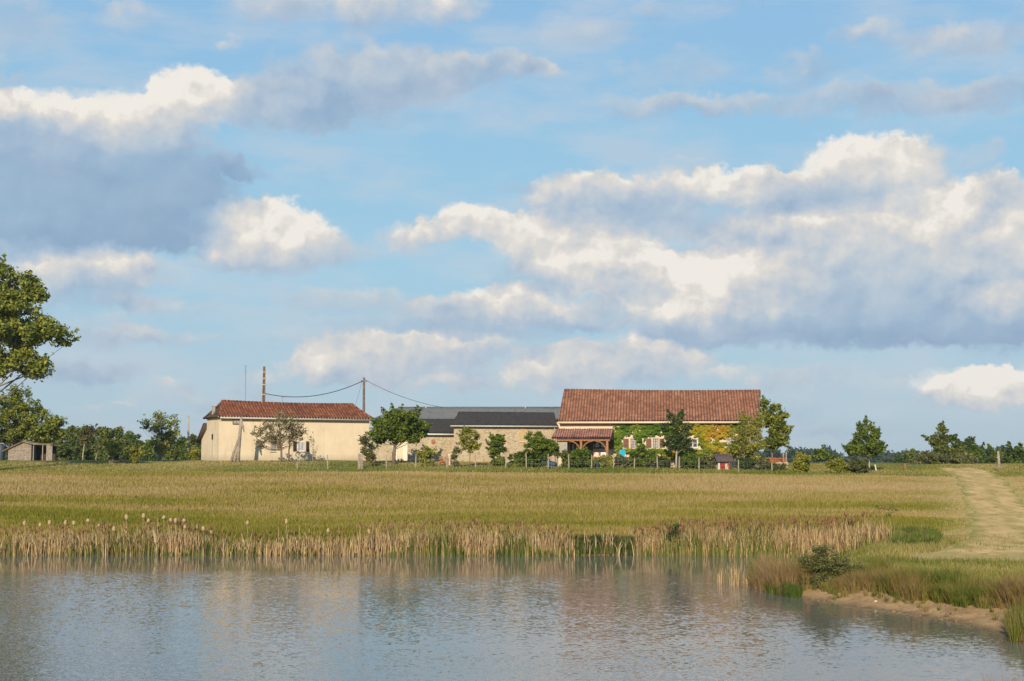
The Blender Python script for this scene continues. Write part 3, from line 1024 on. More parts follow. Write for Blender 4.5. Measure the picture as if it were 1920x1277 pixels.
def roof_surface(name, mat, parent, A, B, Cc, D, pitch_w, amp, rows, thick=.10, flare=0.0, sag=0.0, seg=8, seed=1):
    """corrugated sheet of tiles. A,B = eave left/right, D,C = ridge left/right (local points). flare bends the lower part outward"""
    A, B, Cc, D = (np.array(q, float) for q in (A, B, Cc, D))
    width = max(np.linalg.norm(B - A), np.linalg.norm(Cc - D))
    nc = max(1, int(round(width / pitch_w))) * seg
    nr = rows
    # rows are doubled so that each course steps over the one below
    vv = []
    tval = []
    for r in range(nr):
        tval += [(r / nr, 0.022), ((r + 1) / nr - 1e-3, 0.0)]
    up = np.cross(B - A, D - A); up /= np.linalg.norm(up)
    if up[2] < 0: up = -up
    xs = (Cc - D) / max(np.linalg.norm(Cc - D), 1e-6)
    rs = np.random.default_rng(seed)
    colj = rs.normal(0, .010, nc // seg + 1)
    s = np.linspace(0, 1, nc + 1)
    out = []
    for k, (tt, lift) in enumerate(tval):
        L = A * (1 - tt) + D * tt
        Rr = B * (1 - tt) + Cc * tt
        pt = L[None] * (1 - s[:, None]) + Rr[None] * s[:, None]
        # waves stay put across the roof: phase from the absolute distance along the ridge direction
        dist = (pt - A[None]) @ xs
        ph = dist / pitch_w
        wave = np.abs(np.sin(np.pi * ph)) ** .7 if amp > 0 else np.zeros_like(ph)
        cj = colj[np.clip(np.floor(ph).astype(int), 0, len(colj) - 1)] * (amp > .02)
        rowj = rs.normal(0, .004)
        hh = amp * wave + lift * (amp > .02) + cj + rowj
        pt = pt + up[None] * hh[:, None]
        pt[:, 2] -= sag * np.sin(np.pi * s) * tt + flare * 4 * tt * (1 - tt) * .5
        out.append(pt)
    V = np.concatenate(out)
    w = nc + 1
    nrow = len(tval)
    i = (np.arange(nrow - 1)[:, None] * w + np.arange(nc)[None, :]).ravel()
    Fc = np.stack([i, i + 1, i + w + 1, i + w], 1)
    # underside slab for thickness
    n0 = len(V)
    low = np.array([A, B, Cc, D]) - up * thick
    top = np.array([A, B, Cc, D]) - up * .004
    V = np.concatenate([V, low, top])
    q = np.array([[n0 + 3, n0 + 2, n0 + 1, n0], [n0, n0 + 1, n0 + 5, n0 + 4], [n0 + 1, n0 + 2, n0 + 6, n0 + 5], [n0 + 3, n0, n0 + 4, n0 + 7], [n0 + 2, n0 + 3, n0 + 7, n0 + 6]])
    Fc = np.concatenate([Fc, q])
    return link(name, np_mesh(name, V, Fc), mat, parent)


class Wall:
    """frame of a facade: A = front left corner on the ground, th = heading; local x along it, y backward"""
    def __init__(self, px, Y, th, zbase=None, py=862):
        p = at(px, py, Y)
        z = gz(p[0], Y) if zbase is None else zbase
        self.A = np.array([p[0], Y, z]); self.th = th

    def s(self, px, yl=0.0):
        c, s_ = math.cos(self.th), math.sin(self.th)
        k = (px - 960) / F * (1 / math.cos(PITCH))   # small correction, level rays near the horizon
        k = ray(px, 840)[0] / ray(px, 840)[1]
        ax, ay = self.A[0] - s_ * yl, self.A[1] + c * yl
        return (k * ay - ax) / (c - k * s_)

    def z(self, px, py, yl=0.0):
        s = self.s(px, yl)
        Yw = self.A[1] + math.sin(self.th) * s + math.cos(self.th) * yl
        return at(px, py, Yw)[2] - self.A[2]


def window(parent, x0, x1, z0, z1, y=0.0, frame=None, glass=None, bars=(1, 2), fw=.06, name='window', sill=True, label=None):
    """window standing 3 cm proud of the wall plane y, frame > pane"""
    b = MB()
    ya, yb = y - .05, y + .02
    b.box(x0, x0 + fw, ya, yb, z0, z1).box(x1 - fw, x1, ya, yb, z0, z1)
    b.box(x0 + fw, x1 - fw, ya, yb, z1 - fw, z1).box(x0 + fw, x1 - fw, ya, yb, z0, z0 + fw)
    for k in range(bars[0]):
        xm = x0 + (x1 - x0) * (k + 1) / (bars[0] + 1)
        b.box(xm - .025, xm + .025, ya + .012, yb, z0 + fw, z1 - fw)
    xs = [x0 + fw] + [x0 + (x1 - x0) * (k + 1) / (bars[0] + 1) for k in range(bars[0])] + [x1 - fw]
    for k in range(bars[1]):
        zm = z0 + (z1 - z0) * (k + 1) / (bars[1] + 1)
        for i in range(len(xs) - 1):
            b.box(xs[i] + .026, xs[i + 1] - .026, ya + .018, yb, zm - .015, zm + .015)
    w = b.build(name, frame or M_WHITE, parent)
    if label: w['label'] = label
    g = MB().box(x0 + fw - .002, x1 - fw + .002, y - .018, y + .015, z0 + fw - .002, z1 - fw + .002).build('pane', glass or M_GLASS, w)
    if sill:
        MB().box(x0 - .06, x1 + .06, y - .10, y - .002, z0 - .09, z0 - .003).build('sill', M_SURR, w)
    return w


def shutter(parent, x0, x1, z0, z1, y=0.0, mat=None):
    b = MB()
    n = max(2, int((x1 - x0) / .11))
    for k in range(n):
        a = x0 + (x1 - x0) * k / n
        b.box(a + .004, a + (x1 - x0) / n - .004, y - .05, y - .015, z0, z1)
    for zz in (z0 + .15, z1 - .25):
        b.box(x0, x1, y - .068, y - .051, zz, zz + .09)
    return b.build('shutter', mat or M_SHUT, parent)


# ---------------------------------------------------------------- cream cottage on the left
def build_cottage():
    W = Wall(410, 130.0, R(28), zbase=4.36)
    e = empty('cottage', W.A, W.th, 'long low cream rendered cottage with an old red tiled hipped roof', 'house')
    L = W.s(692)
    D = 4.0
    H = 4.0
    b = MB()
    # front wall, slightly battered left corner, end walls, back
    b.prism([(0, -.4), (L, -.4), (L, H), (0, H)], 0.0, .4)
    b.box(0.0, .4, .4, D, -.4, H)
    b.box(L - .4, L, .4, D, -.4, H)
    b.box(.4, L - .4, D - .4, D, -.4, H)
    b.build('wall', M_CREAM, e)
    rz = H + 1.47
    ov = .32
    f0 = (-ov, -ov, H + .02); f1 = (L + ov, -ov, H + .02)
    r0 = (.75, D / 2, rz + .08); r1 = (L - 1.0, D / 2, rz)
    b0 = (-ov, D + ov, H + .02); b1 = (L + ov, D + ov, H + .02)
    roof = roof_surface('roof', M_TILE_OLD, e, f0, f1, r1, r0, .28, .10, 9, flare=.16, sag=.10, seed=3)
    roof_surface('roof', M_TILE_OLD, e, b1, b0, r0, r1, .28, .055, 6, flare=.16, sag=.0, seed=4)
    # hipped ends: steep, slate coloured on the left
    m_hip = mat_tiles('mossy_hip_tiles', [(.05, .04, .03), (.10, .075, .055), (.16, .11, .08)], .24, .35, .2)
    roof_surface('hip', m_hip, e, b0, f0, np.array(r0) + [0, -.01, 0], np.array(r0) + [0, .01, 0], .24, .03, 6, flare=.55)
    roof_surface('hip', M_TILE_OLD, e, f1, b1, np.array(r1) + [0, .01, 0], np.array(r1) + [0, -.01, 0], .24, .04, 6, flare=.2)
    # ridge and hip cap tiles
    b = MB()
    for k in range(int((r1[0] - r0[0]) / .38)):
        x = r0[0] + k * .38
        zz = r0[2] + (r1[2] - r0[2]) * (x - r0[0]) / (r1[0] - r0[0]) - .10 * math.sin(math.pi * (x - r0[0]) / (r1[0] - r0[0]))
        b.tube([(x, D / 2, zz + .03), (x + .4, D / 2, zz + .045)], [.10, .115], 8)
    for (p, q) in ((r1, f1),):
        p = np.array(p); q = np.array(q)
        for k in range(9):
            a = p + (q - p) * k / 9; c = p + (q - p) * (k + 1) / 9
            dz = lambda u: -.16 * 2 * u * (1 - u)
            a[2] += .07 + dz(k / 9); c[2] += .06 + dz((k + 1) / 9)
            b.tube([a, c], [.09, .10], 8)
    b.build('ridge_tiles', M_TILE_OLD, e, smooth=True)
    # pale mortar plugs under the front tiles, then the gutter
    b = MB()
    k = 0
    x = -.2
    while x < L + .2:
        b.tube([(x, -ov - .03, H + .045), (x, -ov + .1, H + .075)], .05, 6)
        x += .28
    b.build('eave_mortar', M_SURR, e)
    b = MB().tube([(-.05, -ov - .06, H - .05), (L + .2, -ov - .06, H - .09)], .075, 8)
    b.tube([(L + .1, -ov - .06, H - .1), (L + .12, -.07, H - .35), (L + .12, -.07, H - .5)], .04, 6)
    b.build('gutter', M_ZINC, e, smooth=True)
    MB().box(.02, L - .02, -.06, -.003, H - .32, H - .06).build('cornice', M_SURR, e)
    # upper window with brown frame
    x0, x1 = W.s(435), W.s(449.5)
    z0, z1 = W.z(442, 794.5), W.z(442, 783)
    window(e, x0, x1, z0 - .05, H - .1, -.062, frame=M_WOOD, glass=M_GLASSP, bars=(1, 0), fw=.10, sill=False)
    x0, x1 = W.s(507), W.s(516)
    window(e, x0, x1, W.z(511, 846), W.z(511, 834), 0, frame=M_ZINC, glass=M_GLASSP, bars=(0, 0))
    x0, x1 = W.s(557), W.s(570.5)
    z0, z1 = W.z(563, 846), W.z(563, 828)
    window(e, x0, x1, z0, z1, 0, frame=M_WHITE, glass=M_GLASSP, bars=(1, 0), fw=.07)
    shutter(e, W.s(549.5), W.s(556), z0 - .02, z1 + .03, 0, M_SHUTD)
    shutter(e, W.s(573.5), W.s(579.5), z0 - .02, z1 + .03, 0, M_SHUTD)
    # slit opening with a pale surround on the gable
    MB().box(-.03, -.002, 1.7, 2.15, .35, 2.4).build('door', M_SURR, e)
    MB().box(-.06, -.031, 1.8, 2.2, 2.0, 2.5).build('vent', M_SHUTD, e)
    # lean-to at the back
    b = MB()
    b.prismx([(D + .003, -.4), (D + 2.3, -.4), (D + 2.3, 2.0), (D + .003, 3.3)], .15, 8)
    b.build('lean_to_wall', M_CREAM, e)
    roof_surface('lean_to_roof', m_hip, e, (8.2, D + 2.75, 1.85), (-.25, D + 2.75, 1.85), (-.25, D + .33, 3.55), (8.2, D + .33, 3.55), .24, .04, 5, thick=.16)
    # chimney stub at the back of the hip
    MB().box(.0, .26, 2.2, 2.5, H, rz - .42).box(-.04, .30, 2.16, 2.54, rz - .419, rz - .33).build('chimney', M_CONC, e, bevel=.02)
    return W


WC = build_cottage()


# ---------------------------------------------------------------- stone barns in the middle
def build_barns():
    # long grey roofed barn behind
    Yf = 137.0
    x0, x1 = at(702, 800, Yf)[0], at(1056, 800, Yf)[0] + 1.2
    zb = gz(x0, Yf)
    e = empty('long_barn', (x0, Yf, zb), 0, 'long low barn with a pale grey sheet roof behind the two black roofed stone barns', 'barn')
    L = x1 - x0
    he = at(702, 787, Yf)[2] - zb
    hr = at(740, 765, Yf + 5)[2] - zb
    MB().box(0, L, 0, .35, -.6, he - .05).box(0, .35, .35, 9, -.6, he - .05).box(L - .35, L, .35, 9, -.6, he - .05).box(.35, L - .35, 8.65, 9, -.6, he - .05).build('wall', M_CREAM2, e)
    hl = 1.9
    roof_surface('roof', M_SLATE, e, (-.3, -.35, he), (L + .3, -.35, he), (L + .3, 4.5, hr), (hl, 4.5, hr), .18, .022, 5, thick=.08)
    roof_surface('roof', M_SLATE, e, (L + .3, 9.35, he), (-.3, 9.35, he), (hl, 4.5, hr), (L + .3, 4.5, hr), .18, .022, 3, thick=.08)
    roof_surface('hip', M_SLATE, e, (-.3, 9.35, he), (-.3, -.35, he), (hl, 4.49, hr), (hl, 4.51, hr), .18, .02, 3, thick=.08)
    MB().tube([(hl, 4.5, hr + .04), (L + .3, 4.5, hr + .04)], .07, 8).build('ridge_cap', M_SLATE, e, smooth=True)
    b = MB()
    for px in (799, 985):
        xx = at(px, 765, Yf + 4.5)[0] - x0
        b.tube([(xx, 4.3, hr - .1), (xx, 4.3, hr + .16)], .06, 6)
    b.build('vent', M_ZINC, e)
    for (pa, pb, pc, pd) in ((735, 745, 830, 858), (756, 766, 832, 856)):
        xa, xb = at(pa, 840, Yf)[0] - x0, at(pb, 840, Yf)[0] - x0
        MB().box(xa, xb, -.06, -.003, -.2, 1.55).build('door', M_WHITE, e)
    MB().box(at(722, 840, Yf)[0] - x0, at(728, 840, Yf)[0] - x0, -.05, -.003, .1, 1.4).build('door', M_SHUTD, e)

    # taller black roofed stone barn
    Yf = 130.0
    xa, xb = at(851, 830, Yf)[0], at(1044, 830, Yf)[0]
    zb = gz(xa, Yf) - .1
    L = xb - xa
    he = at(851, 798, Yf)[2] - zb
    hr = at(900, 772, Yf + 4.6)[2] - zb
    e2 = empty('stone_barn', (xa, Yf, zb), 0, 'taller rubble stone barn with a black sheet roof beside the red roofed farmhouse', 'barn')
    MB().box(0, L, 0, .4, -.5, he - .06).box(0, .4, .4, 6.4, -.5, he - .06).prismx([(.4, he - .06), (6.0, he - .06), (4.4, hr - .25)], .01, .39).box(.4, L, 6.4, 6.8, -.5, he - .06).build('wall', M_STONE, e2)
    roof_surface('roof', M_BLACKR, e2, (-.25, -.3, he), (L + .05, -.3, he - .02), (L - .1, 4.6, hr - .08), (.25, 4.6, hr), .19, .03, 7, thick=.09)
    roof_surface('roof', M_BLACKR, e2, (L + .05, 7.1, he), (-.25, 7.1, he), (.25, 4.6, hr), (L - .1, 4.6, hr - .08), .19, .03, 3, thick=.09)
    MB().tube([(-.3, -.38, he - .05), (L + .05, -.38, he - .1)], .075, 8).tube([(L - .25, -.36, he - .1), (L - .15, -.1, he - .4), (L - .15, -.08, .1)], .04, 6).build('gutter', M_ZINC, e2, smooth=True)
    sx = lambda px: at(px, 830, Yf)[0] - xa
    sz = lambda py: at(900, py, Yf)[2] - zb
    MB().box(sx(974), sx(987), -.03, -.002, sz(827), sz(802)).build('blocked_doorway', mat_plain('ochre_board', (.50, .36, .18), .9, .12, 6), e2)
    MB().box(sx(972), sx(989), -.07, -.003, sz(801.8), sz(800)).build('lintel', M_GREYW, e2)
    MB().box(sx(972.5), sx(988.5), -.06, -.003, sz(829), sz(827.2)).build('sill', M_SURR, e2)

    # lower black roofed annex
    Yf = 131.2
    xa2, xb2 = at(764, 830, Yf)[0], xa - .01
    zb = gz(xa2, Yf) - .1
    L = xb2 - xa2
    he = at(800, 813, Yf)[2] - zb
    hr = at(800, 786, Yf + 3.9)[2] - zb
    e3 = empty('low_stone_barn', (xa2, Yf, zb), 0, 'lower rubble stone annex with a black roof and a round red plaque', 'barn')
    MB().box(0, L, 0, .4, -.5, he - .06).box(0, .4, .4, 4.0, -.5, he - .06).box(.4, L, 3.6, 4.0, -.5, he - .06).build('wall', M_STONE, e3)
    roof_surface('roof', M_BLACKR, e3, (-.4, -.3, he), (L, -.3, he), (L, 3.9, hr), (-.4, 3.9, hr), .19, .03, 7, thick=.09)
    MB().tube([(-.4, -.38, he - .06), (L - .02, -.38, he - .09)], .075, 8).build('gutter', M_WHITE, e3, smooth=True)
    cx, cz = at(812.5, 828, Yf)[0] - xa2, at(812, 828, Yf)[2] - zb
    MB().tube([(cx, -.002, cz), (cx, -.08, cz)], .2, 18).build('round_plaque', M_BRICK, e3)
    # rough stone wall to the left under the round tree
    Yf = 132.4
    xa4, xb4 = at(694, 840, Yf)[0], at(735, 840, Yf)[0]
    zb = gz(xa4, Yf) - .3
    top = at(700, 824, Yf)[2] - zb
    b = MB()
    n = 14
    L = xb4 - xa4
    for k in range(n):
        b.box(L * k / n, L * (k + 1) / n, random.uniform(0, .02), .45, 0, top + random.uniform(-.12, .12))
    o = b.build('stone_wall', M_STONE)
    o.location = (xa4, Yf, zb)
    tag(o, 'low rubble stone garden wall between the cottage and the round tree', 'wall')


build_barns()


# ---------------------------------------------------------------- farmhouse on the right
def build_farmhouse():
    W = Wall(1050, 124.2, R(-6), zbase=4.05)
    e = empty('farmhouse', W.A, W.th, 'large farmhouse with a high orange brown tiled roof and creeper covered front', 'house')
    L = W.s(1420)
    H = W.z(1050, 793)
    D = 9.0
    hr = W.z(1060, 733, 4.9)
    b = MB()
    b.box(0, L, 0, .45, -.5, H)
    b.prismx([(.45, -.5), (D, -.5), (D, H), (D / 2 + .2, hr - .15), (.45, H)], .001, .45)
    b.prismx([(.45, -.5), (D, -.5), (D, H), (D / 2 + .2, hr - .15), (.45, H)], L - .45, L)
    b.box(.45, L - .45, D - .45, D, -.5, H)
    b.build('wall', M_CREAM2, e)
    eave_z = W.z(1046, 790.5, -.4)
    ry = 4.7
    zl = W.z(1058, 732.5, ry); zr = W.z(1426, 734, ry)
    A = (W.s(1046, -.42), -.42, eave_z); B = (W.s(1421.5, -.42), -.42, W.z(1421, 790, -.42))
    Dd = (W.s(1058, ry), ry, zl); Cc = (W.s(1426, ry), ry, zr)
    roof_surface('roof', M_TILE, e, A, B, Cc, Dd, .25, .095, 16, seed=8, sag=.08)
    roof_surface('roof', M_TILE, e, (L + .3, D + .6, eave_z), (-.3, D + .6, eave_z), Dd, Cc, .22, .05, 6, seed=9)
    b = MB()
    n = int((Cc[0] - Dd[0]) / .4)
    for k in range(n):
        f = k / n
        x = Dd[0] + (Cc[0] - Dd[0]) * f
        zz = zl + (zr - zl) * f - .08 * math.sin(math.pi * f) + .045
        b.tube([(x, ry, zz), (x + .42, ry, zz + .015)], [.11, .125], 8)
    b.build('ridge_tiles', M_TILE, e, smooth=True)
    # verge board right
    b = MB()
    p, q = np.array(B), np.array(Cc)
    for k in range(14):
        a = p + (q - p) * k / 14; c = p + (q - p) * (k + 1) / 14
        b.tube([a + [0.02, 0, .07], c + [0.02, 0, .05]], [.085, .095], 7)
    b.build('verge_tiles', M_TILE, e, smooth=True)
    MB().tube([(A[0] + .02, A[1] - .08, A[2] - .09), (B[0], B[1] - .08, B[2] - .09)], .095, 8).build('gutter', M_CREAM2, e, smooth=True)
    MB().box(.0, L, -.34, -.003, H - .16, H - .02).build('soffit', M_SHUT, e)
    # porch with tiled lean-to roof
    pd = 2.6
    zt = W.z(1100, 804.5); ze = W.z(1090, 820.5, -pd)
    X0, X1 = W.s(1034, -pd - .2), W.s(1146, -pd - .2)
    Xt0, Xt1 = W.s(1045), W.s(1151)
    roof_surface('porch_roof', M_TILE_PORCH, e, (X0, -pd - .25, ze), (X1, -pd - .25, ze), (Xt1, -.05, zt), (Xt0, -.05, zt), .2, .05, 7, seed=12)
    porch = e
    def post(px):
        x = W.s(px, -pd)
        MB().box(x - .10, x + .10, -pd - .1, -pd + .1, -.35, ze - .3).build('porch_post', M_WOOD, porch, bevel=.01)
        return x
    xs = [W.s(1048, -pd), post(1089.5), post(1138.5)]
    MB().box(xs[0] - .15, xs[2] + .25, -pd - .09, -pd + .09, ze - .298, ze - .12).build('porch_beam', M_WOOD, porch, bevel=.01)
    b = MB()
    for x, sgs in ((xs[1], (-1, 1)), (xs[2], (-1,))):
        for sg in sgs:
            pts = [(x + sg * (.11 + .85 * (1 - math.cos(u))), -pd, ze - 1.15 + .83 * math.sin(u)) for u in np.linspace(0, math.pi / 2, 8)]
            b.tube(pts, .055, 6)
    b.build('porch_brace', M_WOOD, porch)
    b = MB()
    for k in range(16):
        x = X0 + .15 + (X1 - X0 - .3) * k / 15
        b.prismx([(-pd - .2, ze - .13), (-pd - .2, ze - .2), (-.06, zt - .26), (-.06, zt - .18)], x - .03, x + .03)
    b.build('porch_rafters', M_WOOD, porch)
    MB().box(W.s(1049), W.s(1067), -pd + .1, -.003, -.3, ze - .35).build('porch_side_wall', M_CONC, porch)
    # dark door and arched window under the porch
    w = MB().box(W.s(1070), W.s(1088), -.06, -.003, -.2, W.z(1080, 823)).build('porch_door', M_SHUT, e)
    MB().box(W.s(1073), W.s(1076.5), -.08, -.061, .9, 1.8).box(W.s(1080), W.s(1084), -.08, -.061, .9, 1.8).build('pane', M_GLASSP, w)
    MB().box(W.s(1099), W.s(1112), -.06, -.003, -.2, W.z(1110, 824)).build('shutter', M_SHUT, e)
    x0, x1 = W.s(1114), W.s(1137)
    z0, zt2 = W.z(1125, 839), W.z(1125, 827.5)
    w = MB().box(x0, x1, -.04, -.002, z0 - .1, zt2 + .25).build('arched_window', M_SHUTD, e)
    for (pa, pb) in ((1115.5, 1123.5), (1127, 1135.5)):
        xa, xb = W.s(pa), W.s(pb)
        xm = (xa + xb) / 2
        pts = [(xa, z0), (xb, z0), (xb, zt2 - .22 if pa > 1120 else zt2 - .05)]
        pts += [(xm, zt2), (xa, zt2 - .22 if pa < 1120 else zt2 - .05)]
        MB().prism(pts, -.06, -.041).build('pane', M_GLASSP, w)
    MB().box(W.s(1141), W.s(1149), -.06, -.003, W.z(1145, 842), W.z(1145, 824)).build('shutter', M_SHUT, e)
    # windows in the creeper
    zs0, zs1 = W.z(1185, 839.5), W.z(1185, 822.5)
    def surround(a, b_, wd=.1):
        xa, xb = W.s(a), W.s(b_)
        m_ = MB().box(xa - wd, xa - .002, -.035, -.002, zs0, zs1).box(xb + .002, xb + wd, -.035, -.002, zs0, zs1).box(xa - wd, xb + wd, -.035, -.002, zs1 + .002, zs1 + .12)
        m_.build('window_surround', M_SURR, e)
    surround(1182, 1192)
    window(e, W.s(1182.5), W.s(1191.5), zs0, zs1, 0, frame=M_SHUT, glass=M_GLASSP, bars=(1, 2), fw=.05)
    shutter(e, W.s(1168.5), W.s(1179), zs0, zs1)
    surround(1224, 1235)
    window(e, W.s(1224.5), W.s(1234.5), zs0, zs1, 0, frame=M_SHUT, glass=M_GLASSP, bars=(1, 2), fw=.05)
    shutter(e, W.s(1211.5), W.s(1221.5), zs0, zs1)
    shutter(e, W.s(1236.6), W.s(1246), zs0, zs1)
    surround(1249, 1259)
    window(e, W.s(1249.5), W.s(1258.5), zs0, zs1, 0, frame=M_SHUT, glass=M_GLASSP, bars=(1, 1), fw=.05)
    surround(1287.5, 1309)
    window(e, W.s(1288.5), W.s(1297.8), zs0, zs1, 0, frame=M_WHITE, glass=M_GLASS, bars=(0, 1), fw=.06)
    window(e, W.s(1298.5), W.s(1308), zs0, zs1, 0, frame=M_WHITE, glass=M_GLASS, bars=(0, 1), fw=.06)
    surround(1360, 1383)
    window(e, W.s(1361), W.s(1382), zs0, zs1, 0, frame=M_ZINC, glass=M_GLASSP, bars=(1, 2), fw=.07)
    # gable window in the shaded end
    return W


WF = build_farmhouse()


# ---------------------------------------------------------------- leaves, trees, shrubs
def leaf_cloud(clumps, radii, n, size, flat=.5, droop=0.0, aspect=1.7):
    """leaves as small quads scattered in clumps. clumps Kx3, radii K or Kx3"""
    K = len(clumps)
    radii = np.asarray(radii, float)
    if radii.ndim == 1:
        radii = np.repeat(radii[:, None], 3, 1) * [1, 1, .75]
    wgt = radii.prod(1) ** .75; wgt /= wgt.sum()
    idx = RNG.choice(K, n, p=wgt)
    d = RNG.normal(0, 1, (n, 3)); d /= np.linalg.norm(d, axis=1)[:, None]
    rr = RNG.random(n)[:, None] ** .6 * (1 + .55 * (RNG.random(n)[:, None] < .16) * RNG.random(n)[:, None])
    P = clumps[idx] + d * rr * radii[idx]
    P[:, 2] -= droop * RNG.random(n) * radii[idx, 2]
    # leaf frames: normals lean outward and upward, at random
    N = d * .6 + RNG.normal(0, .75, (n, 3)); N[:, 2] += flat
    N /= np.linalg.norm(N, axis=1)[:, None]
    T = np.cross(N, RNG.normal(0, 1, (n, 3))); T /= np.linalg.norm(T, axis=1)[:, None]
    B = np.cross(N, T)
    s = size * (0.6 + .8 * RNG.random(n))[:, None]
    a = T * s * aspect / 2; b = B * s / 2
    V = np.stack([P - a, P - b * .9, P + a, P + b * .9], 1).reshape(-1, 3)
    Fq = (np.arange(n) * 4)[:, None] + np.array([[0, 1, 2, 3]])
    # whole clumps differ a little in colour, and leaves inside a clump too
    ct = RNG.random(K)
    rnd = np.clip(ct[idx] * .45 + RNG.random(n) * .55, 0, 1)
    return V, Fq, rnd


def make_plant(name, label, cat, group, px, Y, blobs, nleaf, leaf, mat, bark, trunk_r=.12, lean=0.0, clump=.5, nclump=0,
               trunks=None, limbs=True, depthk=1.0, flat=.5, fill=.55, droop=0., twigs=0, zoff=0.0, aspect=1.7, crown='crown', ground_it=None):
    """blobs: (px, py, rx, ry) ellipses of the crown as seen, at distance Y. Everything is real geometry at that distance."""
    base = at(px, 860, Y)
    x0 = base[0]; z0 = gz(x0, Y) + zoff
    e = empty(name, (x0, Y, z0), 0, label, cat, group)
    k = F / Y
    if ground_it is None:
        ground_it = cat in ('bush', 'hedge')
    C, Rr = [], []
    cl = []
    for (bx, by, rx, ry) in blobs:
        c = at(bx, by, Y) - [x0, Y, z0]
        r = np.array([rx / k, rx / k * depthk, ry / k])
        m = max(2, int((r[0] * r[1] * r[2]) ** .6 / clump ** 1.8 * 4.2)) if not nclump else nclump
        d = RNG.normal(0, 1, (m, 3)); d /= np.linalg.norm(d, axis=1)[:, None]
        rad = RNG.random(m) ** fill
        inner = np.maximum(r - clump * .30, r * .6)
        q = c + d * rad[:, None] * inner
        if ground_it:
            q[:, 2] = np.where(RNG.random(m) < .35, q[:, 2] * RNG.random(m), q[:, 2])
        q[:, 2] = np.maximum(q[:, 2], .12)
        C.append(q); Rr.append(clump * RNG.uniform(.55, 1.25, m))
        cl.append((c, r))
    C = np.concatenate(C); Rr = np.concatenate(Rr)
    # shoots: short runs of small clumps that break the outline
    ctr = C.mean(0)
    far = np.argsort(-np.linalg.norm((C - ctr) / (C.std(0) + .05), axis=1))[:max(4, len(C) // 4)]
    dirs = C[far] - ctr; dirs /= np.linalg.norm(dirs, axis=1)[:, None] + 1e-6
    dirs[:, 2] = np.abs(dirs[:, 2]) * .8 + .3
    sh = [C[far] + dirs * clump * q + RNG.normal(0, .06, dirs.shape) * clump for q in (.9, 1.35)]
    if not ground_it:
        C = np.concatenate([C] + sh); Rr = np.concatenate([Rr, np.full(len(far), clump * .42), np.full(len(far), clump * .26)])
    C[:, 2] = np.maximum(C[:, 2], .1)
    V, Fq, rnd = leaf_cloud(C, Rr, nleaf, leaf, flat, droop, aspect)
    V[:, 2] = np.maximum(V[:, 2], .02)
    link(crown, np_mesh(crown, V, Fq, {'rnd': ('FACE', rnd)}), mat, e)
    if bark:
        b = MB()
        top = max(c[2] + r[2] * .55 for c, r in cl)
        cx = np.mean([c[0] for c, r in cl]); cz = np.mean([c[2] for c, r in cl])
        for (dx, sc_) in (trunks or [(0, 1)]):
            pts, rad = [], []
            for i in range(7):
                f = i / 6
                pts.append((dx + (cx - dx) * f ** 1.6 + lean * f * (1 - f) + random.uniform(-.04, .04) * top * .3 * (i > 0), random.uniform(-.05, .05) * (i > 0), -0.15 + (top + .15) * f))
                rad.append(trunk_r * sc_ * (1.15 if i == 0 else (1 - f) ** .8 + .08))
            b.tube(pts, rad, 8)
            if limbs:
                sel = RNG.permutation(len(C))[:min(len(C), 26 + twigs)]
                for j in sel:
                    tgt = C[j]
                    hgt = max(min(tgt[2] * .55 + random.uniform(-.1, .25) * tgt[2], top * .85), min(.25 * top, cz * .6))
                    f = (hgt + .15) / (top + .15)
                    st = np.array([dx + (cx - dx) * f ** 1.6 + lean * f * (1 - f), 0, hgt])
                    mid = st * .5 + tgt * .5 + np.array([0, 0, -.08 * np.linalg.norm(tgt - st)]) + RNG.normal(0, .05, 3)
                    r0 = trunk_r * sc_ * .34 * max(.25, 1 - f)
                    b.tube([st, mid, tgt], [r0, r0 * .6, max(.008, r0 * .2)], 5, cap=False)
        b.build('trunk', bark, e, smooth=True)
    return e


BARK = mat_plain('grey_bark', (.20, .15, .10), .95, .25, 5, bump=.02)
BARK_P = mat_plain('pale_bark', (.42, .36, .28), .9, .2, 5, bump=.01)
L_OAK = mat_leaf('oak_leaf', [(0.086, 0.117, 0.019), (0.154, 0.190, 0.028), (0.257, 0.279, 0.039), (0.377, 0.361, 0.054)])
L_GREEN = mat_leaf('mid_green_leaf', [(0.052, 0.081, 0.011), (0.096, 0.142, 0.015), (0.148, 0.201, 0.021), (0.236, 0.269, 0.031)])
L_DARK = mat_leaf('dark_leaf', [(0.033, 0.057, 0.015), (0.060, 0.090, 0.021), (0.090, 0.128, 0.027), (0.150, 0.173, 0.045)])
L_OLIVE = mat_leaf('olive_leaf', [(0.069, 0.077, 0.024), (0.115, 0.127, 0.036), (0.183, 0.190, 0.061), (0.298, 0.267, 0.121)])
L_YGREEN = mat_leaf('yellow_green_leaf', [(0.139, 0.155, 0.023), (0.232, 0.248, 0.031), (0.326, 0.310, 0.046), (0.434, 0.372, 0.078)])
L_BRONZE = mat_leaf('bronze_leaf', [(0.078, 0.070, 0.028), (0.124, 0.116, 0.031), (0.186, 0.163, 0.039), (0.295, 0.186, 0.070)])
L_PINE = mat_leaf('pine_needles', [(0.045, 0.069, 0.013), (0.081, 0.106, 0.014), (0.126, 0.146, 0.021), (0.182, 0.179, 0.031)], .15)
L_SEEDY = mat_leaf('dry_flower_leaf', [(0.121, 0.115, 0.047), (0.203, 0.176, 0.081), (0.324, 0.257, 0.135), (0.486, 0.392, 0.257)])
L_VINE = mat_leaf('green_creeper_leaf', [(0.054, 0.117, 0.005), (0.090, 0.171, 0.009), (0.144, 0.225, 0.013), (0.234, 0.270, 0.027)], .3)
